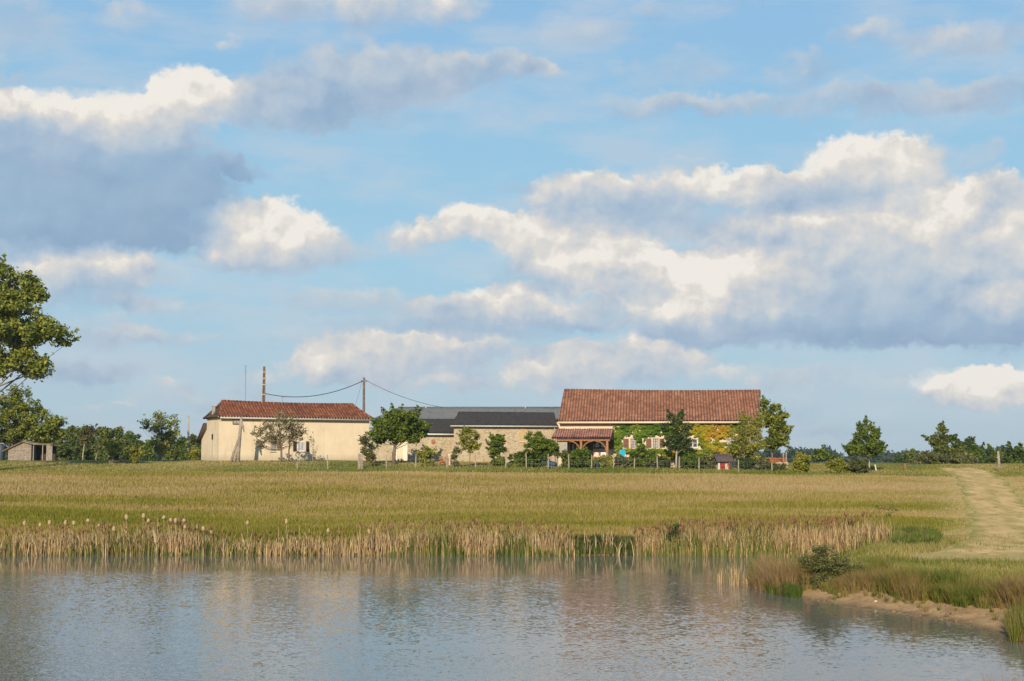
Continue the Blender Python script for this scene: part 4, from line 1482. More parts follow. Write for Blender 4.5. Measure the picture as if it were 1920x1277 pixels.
L_VINEY = mat_leaf('yellow_creeper_leaf', [(.06, .12, .01), (0.117, 0.180, 0.009), (0.270, 0.270, 0.013), (0.414, 0.342, 0.018), (0.450, 0.297, 0.027), (0.414, 0.180, 0.027)], .3)
L_FAR = mat_leaf('far_wood_leaf', [(0.029, 0.048, 0.018), (0.047, 0.067, 0.022), (0.066, 0.091, 0.026)], .15)


def build_trees():
    # big oak at the left edge, its lower boughs, and a round tree under it
    make_plant('oak_tree', 'tall oak tree with yellowing crown at the left edge of the view', 'tree', None, -70, 112,
               [(-60, 600, 100, 105), (10, 545, 55, 50), (20, 600, 70, 60), (60, 625, 60, 32), (100, 628, 34, 22), (35, 660, 55, 40), (65, 690, 35, 25),
                (-10, 690, 50, 30), (70, 560, 22, 25), (55, 530, 26, 22), (-120, 560, 70, 70), (115, 640, 20, 12), (85, 605, 28, 16)],
               30000, .19, L_OAK, BARK, .42, clump=.62, fill=.5)
    make_plant('broad_tree', 'broad dark tree with fine drooping twigs behind the wooden shed', 'tree', None, 20, 141,
               [(0, 785, 62, 52), (48, 788, 50, 40), (35, 755, 36, 28), (84, 800, 36, 28), (15, 815, 50, 28), (106, 798, 20, 20), (64, 822, 46, 22), (90, 818, 24, 14)],
               22000, .15, L_OAK, BARK, .20, clump=.5, twigs=60, fill=.45)
    # woods behind on the left: every tree its own
    far = [(112, 806, 20, 22, 0), (128, 822, 14, 24, 1), (140, 805, 20, 26, 0), (162, 800, 18, 30, 0), (184, 803, 17, 27, 1), (200, 806, 18, 26, 0), (222, 806, 17, 26, 0), (240, 812, 14, 24, 1),
           (256, 818, 14, 22, 0), (274, 826, 14, 18, 1), (318, 826, 15, 20, 0), (334, 824, 14, 20, 1), (346, 822, 14, 22, 0), (362, 818, 14, 22, 0), (376, 824, 12, 20, 1), (95, 818, 16, 24, 1)]
    names = ['dark pine of the left wood, {}', 'rounded tree of the left wood, {}']
    where = ['left of the birch', 'just left of the birch, low', 'behind the birch on its left', 'directly behind the birch', 'just right of the birch', 'second right of the birch',
             'above the gap between the two round shrubs', 'above the right round shrub', 'right of the round shrubs', 'left of the sparse fruit tree', 'right of the sparse fruit tree',
             'left of the concrete pole', 'right behind the concrete pole', 'right of the concrete pole', 'touching the cottage lean-to', 'right behind the shed']
    for i, (px, py, rx, ry, kd) in enumerate(far):
        py += 8
        Y = 185 + (i * 37 % 5) * 9
        if kd == 0:
            bl = [(px, py + 12, rx * .9, 20), (px - 3, py, rx * .62, 13), (px + 3, py + 30, rx * 1.2, 20), (px + random.randint(-4, 4), py - 8, 6, 8)]
            make_plant('pine_tree', names[0].format(where[i]), 'tree', 'trees of the left wood', px, Y, bl, 6000, .27, L_PINE, BARK, .08, clump=.6, aspect=1.3, fill=.5, ground_it=True)
        else:
            bl = [(px, py + 14, rx, 18), (px + 2, py, rx * .6, 12), (px, py + 30, rx * 1.25, 16)]
            make_plant('leafy_tree', names[1].format(where[i]), 'tree', 'trees of the left wood', px, Y, bl, 5400, .27, L_GREEN, BARK, .08, clump=.6, fill=.5, ground_it=True)
    make_plant('birch_tree', 'thin birch with a pale stem and rusty thin crown before the left wood', 'tree', None, 155, 160,
               [(165, 812, 13, 12), (160, 825, 10, 9), (172, 804, 6, 5)], 700, .2, L_BRONZE, BARK_P, .07, clump=.4)
    make_plant('thin_tree', 'thin bare stemmed young tree between the birch and the round shrub', 'tree', None, 180, 165,
               [(182, 838, 10, 14)], 260, .2, L_OLIVE, BARK_P, .05, clump=.35)
    make_plant('hedge_bush', 'yellowing bush at the foot of the concrete pole', 'bush', None, 364, 140, [(364, 845, 10, 14), (358, 852, 8, 8)], 1300, .13, L_YGREEN, None, clump=.3)
    make_plant('fruit_tree', 'sparse leafy fruit tree with bare outer twigs left of the cottage', 'tree', None, 300, 138,
               [(298, 800, 26, 20), (322, 795, 18, 20), (312, 815, 28, 14), (276, 795, 16, 18), (330, 812, 12, 12), (300, 782, 22, 10)],
               1700, .15, L_OAK, BARK, .08, clump=.22, twigs=110, fill=.85)
    make_plant('vase_shrub', 'upright vase shaped green shrub below the sparse fruit tree', 'shrub', None, 298, 134,
               [(298, 833, 17, 11), (298, 845, 9, 9)], 2600, .12, L_YGREEN, BARK, .06, clump=.3)
    make_plant('stump_shrub', 'round green shrub on a dark stump, left of its twin', 'shrub', None, 211, 126,
               [(211, 837, 12, 11), (211, 848, 8, 8)], 3600, .11, L_YGREEN, BARK, .14, clump=.25)
    make_plant('ball_shrub', 'round pale green seeded shrub standing on the lawn', 'shrub', None, 251, 125.5,
               [(251, 847, 15, 11), (250, 860, 8, 7)], 4200, .11, L_YGREEN, BARK, .07, clump=.25)
    # fruit trees in front of the cottage
    make_plant('apple_tree', 'sparse apple tree with silvery leaves in front of the cottage wall', 'tree', None, 528, 126.2,
               [(500, 800, 24, 16), (535, 795, 36, 18), (560, 808, 20, 15), (485, 812, 14, 10), (515, 820, 28, 16), (545, 822, 24, 14), (488, 835, 12, 12), (528, 780, 16, 8)],
               3000, .115, L_SEEDY, BARK, .10, clump=.2, twigs=90, fill=.7)
    make_plant('young_apple_tree', 'second thinner fruit tree just right of the apple tree, stem dark', 'tree', None, 541, 127,
               [(545, 800, 22, 14), (552, 815, 18, 12)], 500, .115, L_SEEDY, BARK, .07, clump=.2, twigs=20, fill=.8)
    make_plant('bare_shrub', 'nearly bare twiggy shrub right of the shuttered cottage window', 'shrub', None, 587, 127,
               [(585, 825, 10, 20), (590, 845, 6, 10)], 90, .09, L_SEEDY, BARK_P, .03, clump=.3, twigs=18)
    make_plant('corner_shrub', 'loose pale leaved shrub at the right corner of the cottage', 'shrub', None, 688, 121,
               [(684, 828, 14, 12), (695, 838, 12, 12), (682, 845, 10, 10)], 1100, .12, L_OLIVE, BARK, .06, clump=.3)
    make_plant('corner_bush', 'brownish low bush under the loose pale leaved shrub', 'bush', None, 697, 120.5,
               [(696, 855, 10, 10)], 900, .10, L_BRONZE, None, clump=.25)
    # dense round tree
    make_plant('round_tree', 'dense round dark green tree in front of the stone barns', 'tree', None, 739, 123,
               [(750, 795, 42, 28), (722, 800, 24, 26), (778, 805, 24, 20), (745, 820, 44, 16), (760, 778, 24, 14), (715, 820, 18, 14), (788, 800, 14, 10), (735, 778, 18, 10)],
               20000, .14, L_GREEN, BARK, .17, clump=.45, fill=.38)
    # shrubs in front of the barns
    sh = [
        ('low_bush', 'spreading yellow green bush left of the brick heap', 'bush', 803, 119.5, [(803, 848, 17, 13), (795, 855, 12, 8)], 2200, L_YGREEN),
        ('grey_bush', 'thin grey green sapling between the brick heap and the yellow green shrub', 'bush', 853, 119.5, [(856, 842, 9, 13), (852, 855, 9, 6)], 700, L_OLIVE),
        ('tall_shrub', 'upright yellow green shrub on a thin stem before the stone barn', 'shrub', 881, 120.5, [(880, 820, 18, 18), (885, 838, 18, 10), (877, 808, 9, 8)], 3300, L_YGREEN),
        ('oval_shrub', 'dark oval shrub before the stone barn, right of the yellow green one', 'shrub', 932, 120.5, [(932, 838, 17, 20), (930, 822, 10, 10), (940, 822, 6, 8)], 3600, L_GREEN),
        ('laurel_hedge', 'large bright green clipped laurel bush beside the porch', 'bush', 1012, 119.5, [(1010, 840, 33, 14), (1030, 840, 20, 14), (1000, 852, 30, 10), (1012, 828, 22, 8)], 9000, L_GREEN),
        ('loose_bush', 'tall loose bush behind the clipped laurel', 'bush', 1000, 122.5, [(1005, 815, 16, 9), (1018, 822, 12, 10), (990, 822, 9, 7)], 1500, L_GREEN),
        ('dark_bush', 'low dark bush left of the clipped laurel', 'bush', 967, 119, [(966, 857, 15, 9), (980, 855, 12, 10)], 2300, L_GREEN),
        ('rose_bush', 'flowering bush in front of the porch', 'bush', 1085, 118.9, [(1083, 853, 30, 13), (1065, 862, 12, 10), (1100, 862, 14, 9), (1095, 847, 14, 8)], 6000, L_GREEN),
        ('grey_shrub', 'low yellow green bush right of the red and white cushions', 'bush', 1134, 118.7, [(1132, 864, 15, 11)], 2000, L_YGREEN),
        ('lavender_bush', 'greyish bush below the turquoise chair', 'bush', 1166, 118.6, [(1165, 864, 17, 11)], 2600, L_OLIVE),
        ('tall_rose_bush', 'tall dark bush below the left farmhouse windows', 'bush', 1204, 118.8, [(1202, 852, 22, 16), (1216, 862, 22, 14), (1190, 858, 14, 12)], 6200, L_GREEN),
        ('small_bush', 'small dark bush left of the slim tree', 'bush', 1246, 118.8, [(1244, 866, 13, 11)], 1700, L_DARK),
        ('box_bush', 'broad dark green bush right of the slim tree', 'bush', 1298, 118.8, [(1293, 860, 20, 16), (1308, 864, 16, 13), (1283, 868, 10, 9)], 5200, L_GREEN),
        ('kennel_bush', 'shaggy bush between the broad bush and the small red doored hut', 'bush', 1332, 119.5, [(1332, 860, 16, 16), (1320, 868, 12, 9)], 3000, L_OLIVE),
        ('dark_low_bush', 'low dark bush right of the red doored hut', 'bush', 1398, 118.9, [(1392, 866, 12, 11), (1412, 868, 14, 8)], 2200, L_DARK),
        ('scrub_bush', 'low grey green scrub between the birch and the round bush', 'bush', 1438, 118.5, [(1430, 872, 20, 6), (1455, 874, 18, 6)], 1600, L_OLIVE),
        ('round_bush', 'rounded yellow green bush on the lawn right of the farmhouse', 'bush', 1503, 116.5, [(1502, 864, 18, 13), (1503, 874, 16, 9), (1500, 854, 9, 6)], 4200, L_YGREEN),
        ('box_hedge', 'low rounded bush, the left half of the pair before the leafy tree', 'bush', 1572, 115.5, [(1570, 872, 17, 12), (1580, 876, 14, 9)], 3200, L_YGREEN),
        ('box_hedge', 'low rounded bush, the right half of the pair before the leafy tree', 'bush', 1608, 115.5, [(1608, 873, 18, 12), (1595, 876, 12, 9)], 3400, L_OLIVE),
    ]
    for (nm, lb, ct, px, Y, bl, n, mt) in sh:
        if nm not in ('tall_shrub', 'grey_bush', 'loose_bush'):
            bl = bl + [(px, 868, max(q[2] for q in bl) * .8, 9)]
            n = int(n * 1.7)
        bl = [(q[0], q[1], q[2] * 1.13, q[3] * 1.05) for q in bl]
        make_plant(nm, lb, ct, 'garden bushes', px, Y, bl, n, .105, mt, BARK, .035, clump=.27, fill=.4, crown='foliage')
    # slim tree, birch and big tree by the farmhouse
    make_plant('slim_tree', 'slim dark green tree with a pale stem before the farmhouse', 'tree', None, 1268, 118.5,
               [(1258, 815, 14, 20), (1275, 812, 16, 22), (1270, 790, 12, 16), (1256, 782, 5, 12), (1277, 780, 7, 12), (1262, 832, 20, 12), (1284, 828, 14, 18), (1250, 800, 8, 12), (1290, 800, 7, 12)],
               4600, .13, L_DARK, BARK_P, .085, clump=.3, fill=.45)
    make_plant('willow_tree', 'airy yellow green tree veiling the right end of the farmhouse', 'tree', None, 1409, 119.5,
               [(1385, 820, 22, 26), (1410, 810, 18, 34), (1402, 845, 28, 22), (1378, 845, 14, 18), (1424, 790, 8, 22), (1395, 785, 10, 16), (1425, 830, 10, 30)],
               7000, .10, L_YGREEN, BARK_P, .07, clump=.32, fill=.6, twigs=40)
    make_plant('chestnut_tree', 'bronze green tree rising behind the right end of the farmhouse', 'tree', None, 1448, 129.5,
               [(1450, 800, 26, 32), (1462, 785, 18, 20), (1438, 775, 12, 20), (1462, 820, 20, 18), (1445, 830, 20, 12), (1472, 805, 10, 14), (1455, 765, 9, 8), (1434, 755, 6, 9)],
               8200, .16, L_OAK, BARK, .10, clump=.38, fill=.5)
    # tree on the lawn at the right
    make_plant('lawn_tree', 'dark green tree with a thin leader shoot on the right lawn', 'tree', None, 1630, 118,
               [(1625, 835, 34, 16), (1600, 840, 18, 14), (1645, 835, 18, 14), (1625, 818, 24, 14), (1615, 805, 10, 8), (1622, 792, 4, 9), (1640, 815, 12, 12), (1618, 848, 30, 8), (1632, 800, 7, 6)],
               8500, .135, L_GREEN, BARK_P, .065, clump=.32, fill=.4, lean=.1)
    # distant trees on the right
    make_plant('maritime_pine', 'irregular tall pine standing above the hedge on the far right', 'tree', None, 1765, 158,
               [(1763, 808, 12, 11), (1758, 824, 16, 12), (1776, 822, 16, 10), (1762, 840, 22, 12), (1745, 826, 8, 5), (1785, 820, 8, 7), (1738, 822, 4, 4), (1770, 850, 18, 12)],
               5200, .2, L_PINE, BARK, .10, clump=.42, aspect=1.3)
    fr = [(1800, 835, 14, 16), (1815, 830, 18, 18), (1832, 838, 16, 20), (1792, 850, 14, 14), (1850, 852, 12, 12), (1860, 846, 14, 16), (1880, 850, 10, 14), (1895, 845, 14, 16), (1915, 845, 12, 16), (1705, 852, 12, 12), (1690, 858, 10, 8)]
    wh = ['next right of the tall pine', 'second right of the tall pine, highest crown', 'third right of the tall pine', 'low, in front of the tall pine\'s right side', 'in the dip left of the grey post',
          'just left of the grey post', 'just right of the grey post', 'second right of the grey post', 'at the right edge of the view', 'over the left end of the hedge', 'low, left of the hedge']
    for i, (px, py, rx, ry) in enumerate(fr):
        py += 5
        make_plant('leafy_tree', 'dark green distant tree ' + wh[i], 'tree', 'trees on the far right', px, 165 + (i * 7 % 4) * 9,
                   [(px, py, rx * .8, ry * .8), (px + 3, py + 14, rx * 1.1, 16), (px - 4, py + 10, rx, 12)], 2400, .28, (L_PINE, L_DARK, L_GREEN)[i % 3], BARK, .12, clump=.55)
    for i, (px, py, rx, ry, lb) in enumerate([(1735, 856, 26, 11, 'left'), (1775, 858, 30, 10, 'middle'), (1810, 862, 20, 8, 'right')]):
        make_plant('field_hedge', 'low olive hedge below the tall pine, {} section'.format(lb), 'hedge', 'sections of the field hedge', px, 150,
                   [(px - rx * .4, py, rx * .7, ry), (px + rx * .4, py + 1, rx * .7, ry)], 3600, .2, L_OLIVE, None, clump=.42, crown='foliage')
    make_plant('pale_bush', 'pale green round tree between the round bush and the leafy tree', 'tree', None, 1544, 175,
               [(1544, 852, 15, 11), (1556, 858, 10, 7), (1536, 858, 10, 7)], 2600, .26, L_GREEN, BARK, .1, clump=.5)
    # far woodland ridge: reads as one mass
    n = 560
    az = RNG.uniform(-.40, .45, n)
    Yd = RNG.uniform(560, 900, n)
    C = np.stack([az * Yd, Yd, np.zeros(n)], 1)
    C[:, 2] = ground(C[:, 0], C[:, 1])
    h = 9.0 * RNG.uniform(.7, 1.15, n) * (.75 + .5 * vnoise(C[:, 0], C[:, 1] * 0, 60., 4))
    parts = []
    K = 5
    cc = np.repeat(C, K, 0) + np.stack([RNG.normal(0, 2.4, n * K), RNG.normal(0, 2, n * K), np.repeat(h, K) * RNG.uniform(.3, .95, n * K)], 1)
    V, Fq, r = leaf_cloud(cc, RNG.uniform(1.8, 3.6, n * K), 90000, 1.1, .5)
    o = link('far_woodland', np_mesh('far_woodland', V, Fq, {'rnd': ('FACE', r)}), L_FAR)
    tag(o, 'bluish far woodland along the horizon', 'woodland', kind='stuff')


build_trees()


def build_creepers():
    W = WF
    def area(name, label, polys, n, mat, holes, size=.17):
        # polys: list of (px, py, rx, ry) patches on the facade
        tot = sum(rx * ry for _, _, rx, ry in polys)
        out = []
        for (px, py, rx, ry) in polys:
            m = int(n * rx * ry / tot)
            a = RNG.uniform(0, 6.283, m); q = RNG.random(m) ** .6
            wob = 1 + .35 * np.sin(a * 3 + px) * (q > .6)
            out.append(np.stack([px + np.cos(a) * q * rx * wob, py + np.sin(a) * q * ry * wob], 1))
        Q = np.concatenate(out)
        keep = np.ones(len(Q), bool)
        for (hx0, hx1, hy0, hy1) in holes:
            keep &= ~((Q[:, 0] > hx0) & (Q[:, 0] < hx1) & (Q[:, 1] > hy0) & (Q[:, 1] < hy1))
        keep &= (Q[:, 1] > 791.5) & (Q[:, 0] < 1421)
        # bare patches of render between the shoots
        keep &= vnoise(Q[:, 0], Q[:, 1], 5.0, 44) * .7 + .3 * vnoise(Q[:, 0], Q[:, 1], 12.0, 45) + .3 * RNG.random(len(Q)) > .46
        Q = Q[keep]
        P = np.array([[W.s(a), 0, W.z(a, b)] for a, b in Q])
        th = .05 + .42 * np.clip(vnoise(Q[:, 0], Q[:, 1], 5.0, 12) - .2, 0, 1)
        P[:, 1] = -.03 - RNG.random(len(P)) * th * 1.3
        P[:, 2] = np.maximum(P[:, 2], .05)
        N = np.stack([RNG.normal(0, .45, len(P)), -np.ones(len(P)), RNG.normal(.35, .4, len(P))], 1)
        N /= np.linalg.norm(N, axis=1)[:, None]
        T = np.cross(N, RNG.normal(0, 1, (len(P), 3))); T /= np.linalg.norm(T, axis=1)[:, None]
        B = np.cross(N, T)
        s = size * (.6 + .7 * RNG.random(len(P)))[:, None]
        V = np.stack([P - T * s / 2, P - B * s / 2, P + T * s / 2, P + B * s / 2], 1).reshape(-1, 3)
        Fq = (np.arange(len(P)) * 4)[:, None] + np.array([[0, 1, 2, 3]])
        if mat is L_VINEY:
            base = np.clip((Q[:, 0] - 1290) / 90, 0, 1) * .0 + vnoise(Q[:, 0], Q[:, 1], 16.0, 71)
        else:
            base = vnoise(Q[:, 0], Q[:, 1], 14.0, 72)
        rnd = np.clip(base * .75 + RNG.random(len(P)) * .3, 0, 1)
        e = empty(name, W.A, W.th, label, 'creeper')
        link('foliage', np_mesh('foliage', V, Fq, {'rnd': ('FACE', rnd)}), mat, e)
        b = MB()
        for k in range(7):
            i = RNG.integers(0, len(P))
            t_ = P[i]
            x0 = t_[0] + random.uniform(-.5, .5)
            b.tube([(x0, -.12, -.1), (x0 * .6 + t_[0] * .4, -.045, t_[2] * .5), (t_[0], -.035, t_[2])], [.03, .02, .008], 5)
        b.build('stem', BARK, e)
    holes = [(1167, 1193, 821, 841), (1210, 1248, 821, 841), (1248, 1260, 821, 841), (1287, 1309.5, 820, 841), (1362, 1383, 822, 840)]
    area('green_creeper', 'bright green creeper on the farmhouse wall between porch and slim tree',
         [(1158, 815, 9, 14), (1168, 806, 14, 10), (1160, 835, 10, 20), (1180, 803, 14, 9), (1192, 800, 14, 7), (1200, 815, 11, 18), (1203, 838, 9, 18), (1215, 803, 20, 11),
          (1235, 799, 18, 7), (1250, 806, 16, 12), (1262, 812, 12, 16), (1180, 845, 22, 5), (1230, 845, 26, 5), (1222, 812, 12, 6)], 6500, L_VINE, holes)
    area('golden_creeper', 'golden yellow and orange creeper over the right half of the farmhouse wall',
         [(1262, 850, 16, 9), (1280, 845, 16, 8), (1285, 803, 14, 10), (1300, 805, 18, 12), (1320, 800, 24, 9), (1318, 825, 14, 18), (1335, 815, 24, 20), (1340, 838, 28, 15),
          (1360, 806, 24, 13), (1385, 803, 24, 12), (1405, 812, 16, 20), (1350, 850, 26, 8), (1395, 840, 20, 16), (1310, 850, 22, 9), (1275, 862, 22, 6), (1252, 858, 14, 6)], 9500, L_VINEY, holes)


build_creepers()


# ---------------------------------------------------------------- poles, cables, aerials
def pole_at(px_base, px_top, py_top, Y, r0, r1, name, label, cat, mat, group=None, seg=8, sink=.3):
    p = at(px_base, 862, Y); z = gz(p[0], Y)
    t = at(px_top, py_top, Y)
    e = empty(name, (p[0], Y, z), 0, label, cat, group)
    b = MB(); b.tube([(0, 0, -sink), ((t[0] - p[0]), 0, t[2] - z)], [r0, r1], seg)
    b.build('post', mat, e, smooth=True)
    return e, t - np.array([p[0], Y, z]), np.array([p[0], Y, z])


def build_utilities():
    m_tel = mat_plain('brown_telegraph_wood', (.17, .125, .085), .9, .2, 5)
    Yp = 146.0
    # near pole between cottage and barns
    e, top, o1 = pole_at(681.5, 682.5, 708, 139.5, .15, .11, 'telegraph_pole', 'plain wooden telegraph pole rising behind the right end of the cottage', 'utility pole', m_tel)
    b = MB().tube([(top[0] - .3, 0, top[2] - .42), (top[0] + .3, 0, top[2] - .42)], .03, 6).tube([(top[0] - .27, 0, top[2] - .4), (top[0] - .27, 0, top[2] - .25)], .045, 6).tube([(top[0] + .27, 0, top[2] - .4), (top[0] + .27, 0, top[2] - .25)], .045, 6)
    b.build('insulator', M_MET, e)
    # tapering ladder pole behind the cottage roof
    Y2 = 138.5
    p = at(492, 862, Y2); z = gz(p[0], Y2); t2 = at(493.5, 687, Y2)
    e2 = empty('concrete_pole', (p[0], Y2, z), 0, 'tall dark pole with white painted rungs rising behind the cottage roof', 'utility pole')
    h = t2[2] - z
    wb, wt = .20, .105
    b = MB()
    for s in (-1, 1):
        b.poly([(s * wb, -.10, 0), (s * wb - s * .11, -.10, 0), (s * wt - s * .08 + .05, -.07, h), (s * wt + .05, -.07, h)][::s])
        b.poly([(s * wb, .10, 0), (s * wb - s * .11, .10, 0), (s * wt - s * .08 + .05, .07, h), (s * wt + .05, .07, h)][::-s])
        b.poly([(s * wb, -.10, 0), (s * wt + .05, -.07, h), (s * wt + .05, .07, h), (s * wb, .10, 0)])
        b.poly([(s * (wb - .11), -.10, 0), (s * (wt - .08) + .05, -.07, h), (s * (wt - .08) + .05, .07, h), (s * (wb - .11), .10, 0)])
    b.box(.0, .1, -.06, .06, h - .12, h - .002)
    b.build('post', m_tel, e2)
    MB().prism([(-wb + .1, .0), (wb - .1, 0), (wt - .03 + .05, h - .05), (-wt + .03 + .05, h - .05)], -.03, .03).build('web', mat_plain('grey_brown_concrete', (.13, .09, .07), .9, .15, 5), e2)
    for py in (697.5, 709.5, 721, 739.5):
        zz = at(493, py, Y2)[2] - z
        f = zz / h
        hw = wb + (wt - wb) * f
        MB().box(.05 * f - hw - .012, .05 * f + hw + .012, -.125, .125, zz - .035, zz + .035).build('white_band', M_SURR, e2)
    # cables
    def cable(a, b, sag, r, label, n=18):
        a = np.array(a); b = np.array(b)
        pts = [a + (b - a) * f - np.array([0, 0, sag * 4 * f * (1 - f)]) for f in np.linspace(0, 1, n)]
        m = MB().tube(pts, r, 6)
        o = m.build('overhead_cable', M_CABLE, None, smooth=True)
        tag(o, label, 'cable', 'overhead cables')
    pa = at(497, 738, Y2); pb = at(681, 714, 139.5)
    cable(pa, pb, .84, .034, 'thick sagging black cable between the two poles above the cottage')
    cable(at(684, 712, 139.5), at(828, 763.5, 137.6), .35, .020, 'thin cable running down from the telegraph pole to the grey barn roof')
    cable(at(679, 714, 139.5), at(666, 760, 137.0), .12, .010, 'very thin wire dropping from the telegraph pole to the cottage roof', 8)
    # aerials
    Ya = 137.5
    e3, t3, _ = pole_at(459.5, 460.8, 685, Ya, .03, .018, 'aerial_mast', 'tall thin lattice aerial mast behind the cottage roof', 'aerial', M_MET)
    b = MB()
    for k, (zz, w_) in enumerate([(-.05, .22), (-.25, .12), (-.45, .16), (-.62, .22), (-.8, .12), (-1.6, .08), (-2.1, .09)]):
        b.tube([(t3[0] - w_ * .6, 0, t3[2] + zz), (t3[0] + w_ * .6, 0, t3[2] + zz)], .014, 5)
    b.build('aerial_elements', M_MET, e3)
    Ya = 134.5
    e4, t4, _ = pole_at(529.5, 529.5, 742, Ya, .02, .015, 'roof_aerial', 'small television aerial just above the cottage ridge', 'aerial', M_MET)
    b = MB()
    for dx in (-.1, 0.05, .25, .4):
        b.tube([(t4[0] + dx, 0, t4[2] - .25), (t4[0] + dx + .03, 0, t4[2] + .02)], .012, 5)
    b.tube([(t4[0] - .12, 0, t4[2] - .15), (t4[0] + .45, 0, t4[2] - .1)], .012, 5)
    b.build('aerial_elements', M_MET, e4)
    # concrete pole at the left lawn
    e5, t5, _ = pole_at(353.5, 353, 779, 141, .12, .09, 'lamp_pole', 'slender pale concrete pole left of the cottage', 'utility pole', M_CONC)
    MB().tube([(t5[0] - .12, 0, t5[2] - .1), (t5[0] + .1, 0, t5[2] - .1)], .03, 6).build('insulator', M_MET, e5)
    # leaning old timber post with brace by the cottage
    Yb = 127.4
    p = at(446, 862, Yb); z = gz(p[0], Yb)
    e6 = empty('timber_post', (p[0], Yb, z), 0, 'thick weathered timber post with a slanting brace in front of the cottage', 'post')
    b = MB()
    topz = at(450, 782, Yb)[2] - z
    b.tube([(0, 0, -.3), (.03, 0, .8), (.14, .0, topz * .6), (.26, 0, topz)], [.20, .17, .15, .12], 9)
    b.build('post', M_GREYW, e6, smooth=True)
    MB().tube([(-.62, -.1, -.2), (-.35, -.08, .9), (.0, -.05, 2.0)], [.13, .12, .08], 7).tube([(-.30, -.16, -.2), (-.12, -.1, .8), (.02, -.06, 1.6)], [.09, .09, .06], 7).build('brace', M_GREYW, e6, smooth=True)
    MB().tube([(.28, -.05, topz - .35), (.42, -.05, topz - .9), (.52, -.05, topz - 1.35)], [.05, .11, .04], 7).build('hanging_bracket', M_GREYW, e6)
    # two old stumps between the round shrubs
    for px, pt, lb in ((206, 862, 'small dark stump left, under the round shrub'), (226, 858, 'weathered stump between the two round shrubs'), (234, 862, 'short broken stump left of the pale green ball shrub')):
        p = at(px, 862, 126.3); z = gz(p[0], 126.3)
        s = MB().tube([(0, 0, -.1), (.03, 0, .25), (.02, 0, .42 + (pt == 858) * .2)], [.14, .11, .07], 7).build('stump', BARK, None, smooth=True)
        s.location = (p[0], 126.3, z)
        tag(s, lb, 'stump')
    # grey post far right
    e7, t7, _ = pole_at(1874, 1871.5, 846, 119, .12, .10, 'gate_post', 'weathered grey post beside the track at the far right', 'post', M_GREYW)
    MB().tube([(t7[0] - .16, -.05, t7[2] - .55), (t7[0] + .05, -.05, t7[2] - .5)], .05, 6).build('hinge', M_GREYW, e7)
    p = at(1697, 872, 122); z = gz(p[0], 122)
    s = MB().tube([(0, 0, -.1), (0, 0, .45), (0, 0, .5)], [.08, .07, .03], 8).build('marker_post', M_BRICK, None)
    s.location = (p[0], 122, z); tag(s, 'small orange marker post on the lawn right of the leafy tree', 'post')
    for px, lb in ((1643, 'white stake leaning against the foot of the leafy tree'),):
        p = at(px, 865, 118.5); z = gz(p[0], 118.5)
        s = MB().tube([(0, 0, -.1), (-.12, 0, .55)], [.06, .05], 6).build('stake', M_WHITE, None)
        s.location = (p[0], 118.5, z); tag(s, lb, 'stake')


build_utilities()


# ---------------------------------------------------------------- fence
def build_fence():
    Yf = 117.6
    posts = [(558, 866), (615, 853), (672, 850), (725, 853), (779, 852), (838, 850), (892, 851), (948, 850), (987, 849), (1028, 851), (1067, 852), (1109, 853), (1150, 853), (1189, 858), (1233, 855), (1273, 856), (1310.5, 857), (1384, 862), (1447, 868)]
    marks = ['leftmost post, before the shuttered cottage window', 'second from the left, before the cottage wall', 'thick double post at the right corner of the cottage', 'below the round tree', 'left of the spreading bush',
             'left of the brick heap', 'below the tall shrub', 'between the oval shrub and the dark bush', 'left foot of the clipped laurel', 'before the blue tarpaulin', 'left end of the porch bush', 'before the porch, left of the cushions',
             'before the greyish bush', 'below the first farmhouse windows', 'left of the slim tree', 'just right of the slim tree stem', 'before the broad dark bush', 'right of the red doored hut', 'last post on the right, before the wood pile']
    m_post = mat_plain('split_chestnut', (.37, .31, .235), .9, .2, 6, bump=.01)
    for (px, top), mk in zip(posts, marks):
        p = at(px, 862, Yf); z = gz(p[0], Yf); h = at(px, top, Yf)[2] - z
        e = empty('fence_post', (p[0], Yf, z), 0, 'pale fence post ' + mk, 'fence post', 'fence posts along the garden edge')
        j = random.uniform(-.05, .05)
        MB().tube([(0, 0, -.2), (j * .5, 0, h * .5), (j, 0, h)], [.062, .055, .048], 6).build('stake', m_post, e)
        if px == 672:
            MB().tube([(.12, .05, -.2), (.14, .05, h * .95)], [.09, .08], 6).tube([(.3, .05, -.2), (.29, .05, h * .9)], [.07, .06], 6).build('twin_stake', m_post, e)
    b = MB()
    xs = [at(px, 862, Yf)[0] for px, _ in posts]
    for i in range(len(xs) - 1):
        n = max(3, int((xs[i + 1] - xs[i]) / .6))
        for zz in (.18, .5, .85):
            pts = []
            for k in range(n + 1):
                x = xs[i] + (xs[i + 1] - xs[i]) * k / n
                pts.append((x, Yf - .055, gz(x, Yf) + zz - .03 * math.sin(math.pi * k / n)))
            b.tube(pts, .006, 3, cap=False)
        for k in range(int((xs[i + 1] - xs[i]) / .3)):
            x = xs[i] + .15 + k * .3
            z = gz(x, Yf)
            b.tube([(x, Yf - .055, z + .1), (x, Yf - .055, z + .86)], .004, 3, cap=False)
    o = b.build('wire_fence', M_MET)
    tag(o, 'thin wire mesh strung along the garden fence posts', 'wire fence')


build_fence()


